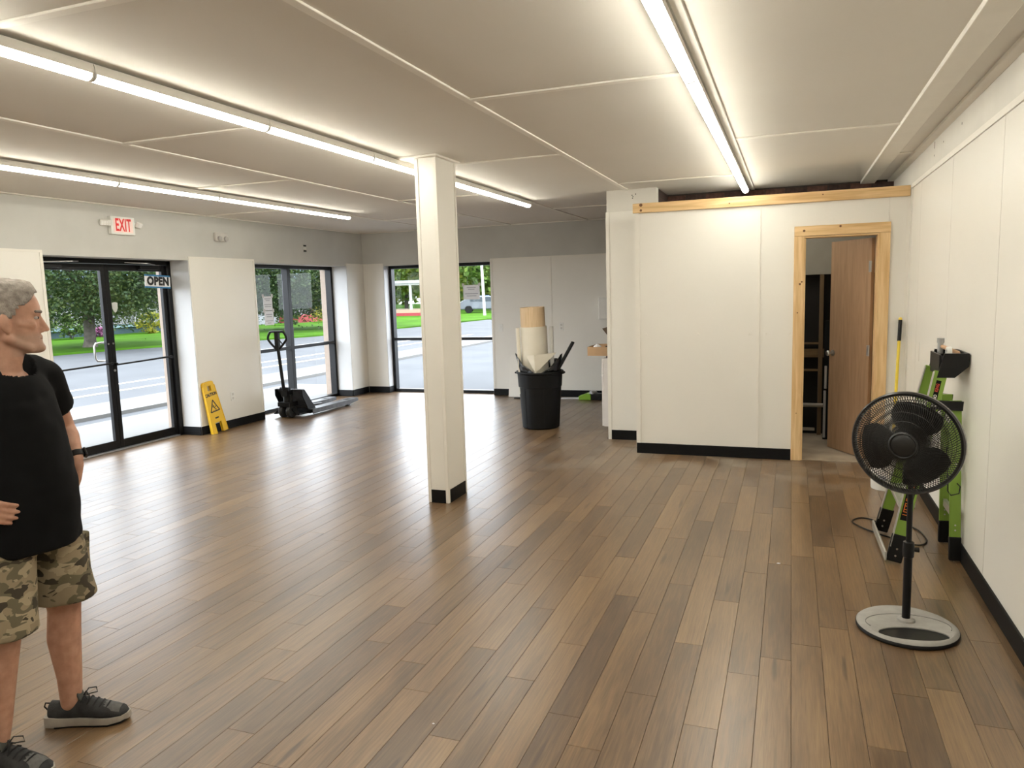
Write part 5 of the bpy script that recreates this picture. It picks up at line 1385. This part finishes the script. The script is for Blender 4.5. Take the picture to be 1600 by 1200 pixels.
# ---- shoes
def shoe(A_, yaw, lab):
    M = Matrix.Translation((A_.x, A_.y, 0)) @ Matrix.Rotation(yaw, 4, 'Z')
    secs = []   # (x, halfwidth, top z)
    xs = [-0.085, -0.075, -0.04, 0.0, 0.04, 0.08, 0.12, 0.16, 0.195, 0.212]
    hw = [0.022, 0.034, 0.038, 0.038, 0.039, 0.043, 0.048, 0.046, 0.034, 0.014]
    tz = [0.085, 0.098, 0.092, 0.092, 0.108, 0.098, 0.080, 0.066, 0.054, 0.040]
    up_ = MB(); rings = []
    for x, w_, z in zip(xs, hw, tz):
        ring = []
        for i in range(20):
            a = 2*math.pi*i/20; c, s = math.cos(a), math.sin(a)
            yy = w_*math.copysign(abs(c)**0.8, c)
            zz = 0.024 + (z-0.024)*(0.5+0.5*math.copysign(abs(s)**0.75, s))
            if s > 0: yy *= 1-0.35*s
            ring.append(M @ V((x, yy, zz)))
        rings.append(ring)
    up_.loft(rings)
    so_ = up_.build('shoe', mat('sneaker_black_mesh', (0.022, 0.022, 0.023), 0.75, var=0.5, scale=30, bump=0.4, bscale=400), man, angle=60)
    so_['label'] = lab
    sl = MB(); rings = []
    for x, w_, hz in zip([-0.100, -0.092, -0.05, 0.0, 0.05, 0.10, 0.15, 0.195, 0.218], [0.018, 0.036, 0.042, 0.040, 0.042, 0.049, 0.052, 0.040, 0.014], [0.042, 0.046, 0.042, 0.038, 0.036, 0.034, 0.032, 0.032, 0.036]):
        lift = 0.010*max(0, (x-0.15)/0.07)**1.5
        rings.append([M @ V((x, y_, z_)) for y_, z_ in ((-w_*0.92, 0.002+lift), (w_*0.92, 0.002+lift), (w_, 0.012+lift), (w_*0.97, hz), (-w_*0.97, hz), (-w_, 0.012+lift))])
    sl.loft(rings); sl.build('sole', mat('sneaker_sole', (0.36, 0.325, 0.28), 0.7, var=0.12, scale=20), so_, angle=40)
    ot = MB(); rings = []
    for x, w_ in zip([-0.095, -0.05, 0.0, 0.05, 0.10, 0.15, 0.195, 0.215], [0.02, 0.041, 0.038, 0.041, 0.048, 0.051, 0.040, 0.016]):
        lift = 0.010*max(0, (x-0.15)/0.07)**1.5
        rings.append([M @ V((x, y_, z_)) for y_, z_ in ((-w_, 0.0005+lift), (w_, 0.0005+lift), (w_*1.01, 0.007+lift), (-w_*1.01, 0.007+lift))])
    ot.loft(rings); ot.build('outsole', black_plastic, so_, angle=40)
    tg = MB().bar(M @ V((0.045, 0, 0.095)), M @ V((0.026, 0, 0.145)), 0.045, 0.010, M.to_3x3() @ V((1, 0, 0.3)), 0.04, 0.008); tg.build('tongue', mat('tongue_grey', (0.07, 0.07, 0.06), 0.8), so_, bevel=0.004)
    lc = MB()
    for q in range(5):
        x = 0.05+q*0.022; z = 0.112-q*0.009
        lc.tube([M @ V((x, -0.03, z-0.014)), M @ V((x+0.006, -0.012, z-0.001)), M @ V((x+0.004, 0.012, z-0.001)), M @ V((x, 0.03, z-0.014))], 0.003, 6)
    for s in (-1, 1):
        lc.tube([M @ V((0.05, 0, 0.113)), M @ V((0.065, s*0.012, 0.135)), M @ V((0.085, s*0.03, 0.128)), M @ V((0.085, s*0.035, 0.105)), M @ V((0.06, s*0.01, 0.111))], 0.0025, 6)
    lc.build('laces', mat('laces_black', (0.012, 0.012, 0.012), 0.8), so_)
    tp_ = MB(); rings = []
    for x, w_, z in ((0.125, 0.044, 0.076), (0.16, 0.043, 0.0665), (0.19, 0.034, 0.058)):
        rings.append([M @ V((x, w_*t, 0.030+(z+0.002-0.030)*math.sqrt(max(0.0, 1-(abs(t)*0.97)**2.6)))) for t in (-1, -0.8, -0.5, -0.2, 0.2, 0.5, 0.8, 1)])
    tp_.loft(rings, caps=False); me = tp_.mesh('toe_mesh', angle=60)
    put('toe_mesh', me, mat('toe_grey', (0.10, 0.098, 0.095), 0.85, var=0.2, scale=60), so_)
    hp = MB().tube([M @ V((-0.082, 0, 0.088)), M @ V((-0.098, 0, 0.090)), M @ V((-0.104, 0, 0.075)), M @ V((-0.092, 0, 0.060))], 0.003, 6); hp.build('heel_loop', black_matte, so_)
shoe(AL, R_(17), 'grey and black running shoe with a pale sole')
shoe(AR, R_(2), 'black running shoe with a pale sole')
# ================================================================== OUTSIDE
GZ = -0.15
asph = mat('asphalt_pale', (0.080, 0.083, 0.088), 0.9, var=0.10, scale=0.7, spec=0.1)
walkm = mat('pale_concrete', (0.125, 0.122, 0.115), 0.9, var=0.05, scale=0.8)
grassm = mat('lawn', (0.040, 0.100, 0.008), 0.95, var=0.28, scale=0.5, spec=0.03)
struct(MB().box(-90, 60, -60, 130, GZ-0.25, GZ-0.01).build('ground', asph, smooth=False), 'pale asphalt street and forecourt outside')
struct(MB().box(-9.2, -7.44, -4, 12.2, GZ-0.01, -0.03).build('pavement', walkm, smooth=False), 'pale concrete walk in front of the entrance')
struct(MB().box(-11.4, -10.2, -25, 30, GZ-0.01, GZ+0.05).build('kerb', walkm, smooth=False), 'low concrete kerb along the street')
struct(MB().box(-14.2, -14.05, -25, 30, GZ-0.01, GZ-0.006).build('lane_line_white', mat('road_white', (0.4650, 0.4650, 0.4588), 0.8), smooth=False), 'white lane line on the street')
struct(MB().box(-13.1, -12.95, -25, 30, GZ-0.01, GZ-0.006).build('lane_line_yellow', mat('road_yellow', (0.4340, 0.3720, 0.1860), 0.8), smooth=False), 'yellow lane line on the street')
# lawn across the street: edge from (-26,10) to (-18.5,48)
lw = MB().prism([(-26.3, 8), (-24.0, 22), (-20.6, 29), (-19.2, 38), (-18.8, 46), (30, 49), (30, 125), (-90, 125), (-90, 8)], 0.12, Matrix.Translation((0, 0, GZ-0.06)))
struct(lw.build('lawn', grassm, smooth=False), 'green lawn across the street')
leafA = leaf_mat('maple_leaves', [(0.0124, 0.0310, 0.0074), (0.0310, 0.0651, 0.0136), (0.0868, 0.1147, 0.0217)])
leafB = leaf_mat('bright_leaves', [(0.0372, 0.0868, 0.0112), (0.0930, 0.1612, 0.0186), (0.2108, 0.2232, 0.0217)], 0.25)
leafC = leaf_mat('shrub_leaves', [(0.0279, 0.0682, 0.0124), (0.0620, 0.1240, 0.0217), (0.1240, 0.1860, 0.0310)], 1.5)
leafY = leaf_mat('yellow_leaves', [(0.1550, 0.1860, 0.0124), (0.2604, 0.2604, 0.0186), (0.3720, 0.3224, 0.0310)], 1.5)
leafP = leaf_mat('pink_flowers', [(0.1860, 0.0620, 0.1240), (0.3410, 0.1240, 0.2480), (0.4340, 0.2170, 0.3410)], 3)
bark = mat('bark', (0.0682, 0.0589, 0.0465), 0.95, var=0.4, scale=6, bump=0.8, bscale=18)
def foliage(n, c, r, size, seed, hollow=0.55, flat=0.0, clusters=0):
    g = random.Random(seed); b_ = MB(); c = V(c)
    cl = []
    for _ in range(clusters):
        d = V((g.gauss(0, 1), g.gauss(0, 1), g.gauss(0, 1))).normalized(); q = g.uniform(hollow, 1.0)
        cl.append((V((d.x*r[0]*q, d.y*r[1]*q, d.z*r[2]*q)), g.uniform(0.16, 0.30)))
    for _ in range(n):
        if clusters and g.random() < 0.8:
            cc, cr_ = cl[g.randrange(clusters)]
            d = V((g.gauss(0, 0.5), g.gauss(0, 0.5), g.gauss(0, 0.4)))*cr_*min(r)
            p = c+cc+V((d.x*1.3, d.y*1.3, d.z))
        else:
            d = V((g.gauss(0, 1), g.gauss(0, 1), g.gauss(0, 1))).normalized(); q = g.uniform(hollow, 1.0)
            p = c+V((d.x*r[0]*q, d.y*r[1]*q, d.z*r[2]*q))
        s = size*g.uniform(0.6, 1.35)
        u = V((g.gauss(0, 1), g.gauss(0, 1), g.gauss(0, 0.6))).normalized(); w_ = u.orthogonal().normalized()
        w_ = (Matrix.Rotation(g.uniform(0, 6.28), 3, u) @ w_)
        b_.add([p-u*s*0.6, p+w_*s*0.38-u*s*0.05, p+u*s*0.6, p-w_*s*0.38+u*s*0.1], [(0, 1, 2, 3)])
    return b_
def raw(b_, name, mt, parent):
    me = bpy.data.meshes.new(name); me.from_pydata([tuple(p) for p in b_.v], [], b_.f); return put(name, me, mt, parent)
def tree(label, loc, trunk_r, trunk_h, c, r, n, size, lm, seed, clusters=60, group='trees across the street'):
    o = thing('tree', label, 'tree', loc, group=group)
    tr_ = MB(); g = random.Random(seed)
    tr_.tube([(0, 0, 0), (0.02, 0, 0.25), (0.05, 0.03, trunk_h*0.6), (0.02, 0.06, trunk_h)], [trunk_r*1.35, trunk_r*1.05, trunk_r*0.9, trunk_r*0.75], 14)
    for k in range(6):
        a = g.uniform(0, 6.28); el = g.uniform(0.5, 1.1)
        e2 = V((0.02, 0.06, trunk_h*0.95)) + V((math.cos(a)*math.cos(el), math.sin(a)*math.cos(el), math.sin(el)))*min(r)*0.8
        tr_.tube([(0.02, 0.06, trunk_h*0.9), V((0.02, 0.06, trunk_h*0.9)).lerp(e2, 0.5)+V((0, 0, 0.1)), e2], [trunk_r*0.5, trunk_r*0.3, trunk_r*0.1], 8)
    tr_.build('trunk', bark, o)
    fo = raw(foliage(n, c, r, size, seed, clusters=clusters), 'foliage', lm, o); tag(fo, kind='stuff')
    return o
LZ = GZ+0.06
tree('large dark maple with a thick trunk seen through the entrance doors', (-26.4, 22.3, LZ), 0.21, 2.4, (0.0, -0.2, 4.1), (5.3, 5.3, 3.2), 95000, 0.105, leafA, 1, 420)
tree('dark leafy tree seen through the street window panes', (-25.5, 33.9, LZ), 0.20, 2.4, (0.0, 1.0, 4.0), (4.9, 4.7, 3.3), 85000, 0.11, leafA, 2, 400)
tree('yellow-green young tree beyond the porch in the far window', (-38.0, 70.5, LZ), 0.22, 2.0, (0, 0, 4.6), (4.0, 4.0, 3.6), 6000, 0.40, leafB, 3, 60)
tree('bright green tree behind the pale pole in the far window', (-26.6, 66.8, LZ), 0.32, 2.2, (0, 0, 5.8), (4.6, 4.4, 5.0), 12000, 0.40, leafB, 4, 90)
tree('tall green tree at the back right of the far window', (-33.0, 80.5, LZ), 0.35, 2.5, (0, 0, 6.5), (6, 5.5, 6.3), 10000, 0.5, leafB, 5, 90)
tree('green tree at the back left of the far window', (-50.0, 87.0, LZ), 0.35, 2.5, (0, 0, 5.5), (7.5, 7, 5.3), 9000, 0.55, leafB, 6, 80)
tree('distant green tree behind the porch in the far window', (-62.0, 108.0, LZ), 0.4, 2.5, (0, 0, 5.0), (9, 9, 5.0), 8000, 0.7, leafB, 9, 80)
tree('distant green tree farthest back in the far window', (-44.0, 104.0, LZ), 0.4, 2.5, (0, 0, 5.0), (8.5, 8.5, 5.0), 8000, 0.7, leafB, 10, 80)
tree('dark tree behind the white house left of the entrance view', (-53.0, 28.0, LZ), 0.4, 2.5, (0, 0, 6.5), (9, 9, 6.5), 12000, 0.6, leafA, 7, 90)
tree('dark tree behind the red and white house', (-52.0, 62.0, LZ), 0.4, 2.5, (0, 0, 6.5), (10, 10, 6.5), 12000, 0.6, leafA, 8, 90)
def shrub(label, loc, r, n, size, lm, seed):
    o = thing('shrub', label, 'shrub', loc, group='shrubs by the houses')
    st2 = MB(); g = random.Random(seed)
    for k in range(5):
        a = g.uniform(0, 6.28); st2.tube([(0, 0, 0), (math.cos(a)*r[0]*0.3, math.sin(a)*r[0]*0.3, r[2]*0.8), (math.cos(a)*r[0]*0.5, math.sin(a)*r[0]*0.5, r[2]*1.3)], 0.02, 5)
    st2.build('stem', bark, o)
    tag(raw(foliage(n, (0, 0, r[2]*0.95), r, size, seed, 0.3, clusters=12), 'foliage', lm, o), kind='stuff')
shrub('green shrub left of the maple trunk', (-33.6, 27.4, LZ), (0.9, 0.9, 0.6), 900, 0.16, leafC, 21)
shrub('yellow-green shrub right of the door centre', (-33.4, 32.0, LZ), (0.7, 0.7, 0.65), 800, 0.15, leafY, 22)
shrub('pink flowering plant in front of the porch lattice', (-33.3, 33.4, LZ), (0.55, 0.55, 0.38), 600, 0.13, leafP, 23)
shrub('small pink flowering plant beside the maple trunk', (-33.8, 29.2, LZ), (0.45, 0.45, 0.32), 400, 0.13, leafP, 24)
shrub('large green shrub under the OPEN sign view', (-32.6, 35.2, LZ), (1.2, 1.2, 0.85), 1400, 0.16, leafC, 25)
shrub('green shrub by the white house in the street window', (-30.5, 40.3, LZ), (1.0, 1.0, 0.75), 1000, 0.16, leafC, 26)
shrub('flowering shrub before the red house steps', (-30.0, 44.0, LZ), (1.5, 1.2, 0.6), 1300, 0.17, leafY, 27)
# ---- house 1 behind the maple
siding = mat('white_siding', (0.2232, 0.2294, 0.2418), 0.8, var=0.03, scale=1)
slate = mat('slate_blue_roof', (0.0620, 0.0992, 0.1364), 0.8, var=0.1)
lattice_m = mat('lattice_teal', (0.0310, 0.0620, 0.0682), 0.8)
railm = mat('rail_white', (0.3100, 0.3100, 0.3038), 0.7)
darkwin = mat('house_window', (0.03, 0.04, 0.05), 0.2)
h1 = thing('house', 'white house with railed porch and lattice skirt behind the maple', 'house', (-37.5, 31.5, LZ))
MB().box(-4, 0, -8, 6, 0, 5.6).build('wall', siding, h1, smooth=False)
for y in (-5.5, -2.6, 0.6, 3.8):
    f2 = MB().box(-0.03, 0.05, y-0.5, y+0.5, 1.2, 2.9).build('window', darkwin, h1, smooth=False)
    MB().box(0.0, 0.07, y-0.56, y+0.56, 2.9, 3.0).box(0.0, 0.07, y-0.56, y+0.56, 1.1, 1.2).box(0.0, 0.07, y-0.03, y+0.03, 1.2, 2.9).build('window_trim', railm, f2, smooth=False)
MB().box(0.05, 2.4, -8, 6, 0.36, 0.46).build('porch_deck', mat('porch_teal', (0.20, 0.30, 0.32), 0.8), h1, smooth=False)
MB().box(2.28, 2.33, -8, 6, 0.0, 0.36).build('lattice_skirt', lattice_m, h1, smooth=False)
for k in range(7):
    y = -7.9+k*2.3
    MB().box(2.22, 2.34, y-0.06, y+0.06, 0.46, 3.0).build('porch_post', railm, h1, smooth=False)
MB().box(2.25, 2.31, -8, 6, 1.28, 1.36).box(2.25, 2.31, -8, 6, 0.56, 0.61).build('porch_rail', railm, h1, smooth=False)
bal = MB()
for k in range(96):
    y = -7.9+k*0.144; bal.box(2.26, 2.30, y, y+0.045, 0.61, 1.28)
bal.build('baluster', railm, h1, smooth=False)
MB().prism([(-0.1, 3.45), (2.8, 2.98), (2.8, 3.08), (-0.1, 3.6)], 14.2, frame((1, 0, 0), (0, 0, 1), (0, -1, 0), (0, 6.1, 0))).build('porch_roof', slate, h1, smooth=False)
stp = MB()
for k in range(4): stp.box(2.4+0.0, 2.4+0.3*(4-k), -7.4, -6.0, 0.0+k*0.1, 0.1+k*0.1)
stp.build('step', railm, h1, smooth=False)
sr = MB()
for y in (-7.45, -5.95):
    sr.bar((2.35, y, 1.32), (3.7, y, 0.85), 0.06, 0.07); sr.bar((3.7, y, 0.0), (3.7, y, 0.9), 0.08, 0.08)
    for k in range(8): sr.bar((2.45+k*0.16, y, 0.42-k*0.045), (2.45+k*0.16, y, 1.28-k*0.055), 0.04, 0.04)
sr.build('stair_rail', railm, h1, smooth=False)
# ---- house 2: red and white, in the street window
redm = mat('barn_red', (0.2604, 0.0310, 0.0372), 0.8, var=0.08)
h2 = thing('house', 'white house with red corner and steps in the street window', 'house', (-33.5, 44.5, LZ))
MB().box(-4, 0, -6, 4, 0, 2.7).build('wall', siding, h2, smooth=False)
MB().box(-0.02, 0.10, 2.5, 3.0, 0.0, 2.7).build('red_corner', redm, h2, smooth=False)
MB().box(0.0, 1.6, -1.0, 4.0, 0.0, 0.5).build('red_skirt', redm, h2, smooth=False)
MB().box(-0.02, 0.06, 3.2, 3.9, 0.8, 1.9).build('window', darkwin, h2, smooth=False)
MB().prism([(-4.3, 2.65), (0.5, 2.65), (-1.9, 4.6)], 10.6, frame((1, 0, 0), (0, 0, 1), (0, -1, 0), (0, 4.3, 0))).build('roof', slate, h2, smooth=False)
# ---- house 3: porch at left of far window
h3 = thing('house', 'blue-grey house with white porch columns and red steps in the far window', 'house', (-33.0, 57.0, LZ))
bluem = mat('house_blue', (0.1054, 0.1674, 0.2356), 0.8, var=0.06)
MB().box(-7, -1.6, -4, 4, 0, 6.2).build('wall', bluem, h3, smooth=False)
MB().box(0.6, 6.4, -3.0, 1.5, 2.62, 2.85).build('porch_roof', mat('porch_roof_grey', (0.2604, 0.2666, 0.2790), 0.8), h3, smooth=False)
MB().box(0.6, 6.3, -2.9, 1.4, 2.48, 2.62).build('porch_fascia', railm, h3, smooth=False)
for x in (0.9, 2.0, 4.2, 6.1):
    MB().box(x-0.08, x+0.08, -2.85, -2.69, 0.5, 2.48).build('porch_column', railm, h3, smooth=False)
MB().box(0.6, 6.3, -2.9, 1.4, 0.25, 0.5).build('porch_deck', mat('tan_deck', (0.3100, 0.2232, 0.1550), 0.8), h3, smooth=False)
MB().box(0.6, 6.3, -2.9, 1.4, 0.0, 0.25).build('porch_skirt', redm, h3, smooth=False)
MB().prism([(0.2, 0.0), (2.0, 0.0), (0.9, 0.75), (0.2, 0.75)], 1.2, frame((1, 0, 0), (0, 0, 1), (0, -1, 0), (0.4, -3.0, 0))).build('red_steps', redm, h3, smooth=False)
sr = MB(); 
for y in (-4.2, -3.1): sr.bar((0.6, y, 1.75), (2.4, y, 0.75), 0.08, 0.10); sr.bar((2.4, y, 0), (2.4, y, 0.8), 0.1, 0.1); sr.bar((0.6, y, 0.7), (0.6, y, 1.8), 0.1, 0.1)
sr.build('stair_rail', railm, h3, smooth=False)
# ---- utility pole, parked cars
up_ = thing('utility_pole', 'pale leaning utility pole in the far window', 'pole', (-21.6, 52.3, LZ), rot=(R_(-1.0), R_(-2.2), 0))
MB().cyl((0, 0, 0), (0, 0, 9.0), 0.105, 0.09, n=12).build('pole', mat('pole_pale', (0.4216, 0.4154, 0.3968), 0.8), up_)
MB().bar((-0.9, 0, 8.4), (0.9, 0, 8.4), 0.1, 0.12).build('cross_arm', mat('pole_pale', (0.4, 0.4, 0.4), 0.8), up_)
def car(label, loc, rz, m_):
    o = thing('parked_car', label, 'car', loc, rz, group='parked cars beyond the lawn')
    sid = [(-2.1, 0.3), (2.1, 0.3), (2.15, 0.75), (1.2, 0.9), (0.6, 1.4), (-1.3, 1.4), (-2.0, 0.95), (-2.15, 0.7)]
    MB().prism(sid, 1.7, frame((1, 0, 0), (0, 0, 1), (0, -1, 0), (0, 0.85, 0))).build('car_body', m_, o, bevel=0.08)
    MB().prism([(-1.2, 0.95), (1.0, 0.95), (0.52, 1.33), (-1.2, 1.33)], 1.72, frame((1, 0, 0), (0, 0, 1), (0, -1, 0), (0, 0.86, 0))).build('car_window', darkwin, o, smooth=False)
    for x in (-1.35, 1.35):
        for y in (-0.8, 0.8): MB().cyl((x, y-0.1, 0.32), (x, y+0.1, 0.32), 0.32, n=18).build('wheel', black_matte, o)
car('grey car parked beside the pole beyond the lawn', (-24.7, 59.9, LZ), R_(20), mat('car_silver', (0.12, 0.13, 0.15), 0.3, 0.3))
car('blue-grey car parked farther back under the trees beyond the pole', (-29.6, 72.7, LZ), R_(5), mat('car_blue', (0.20, 0.26, 0.36), 0.3, 0.3))
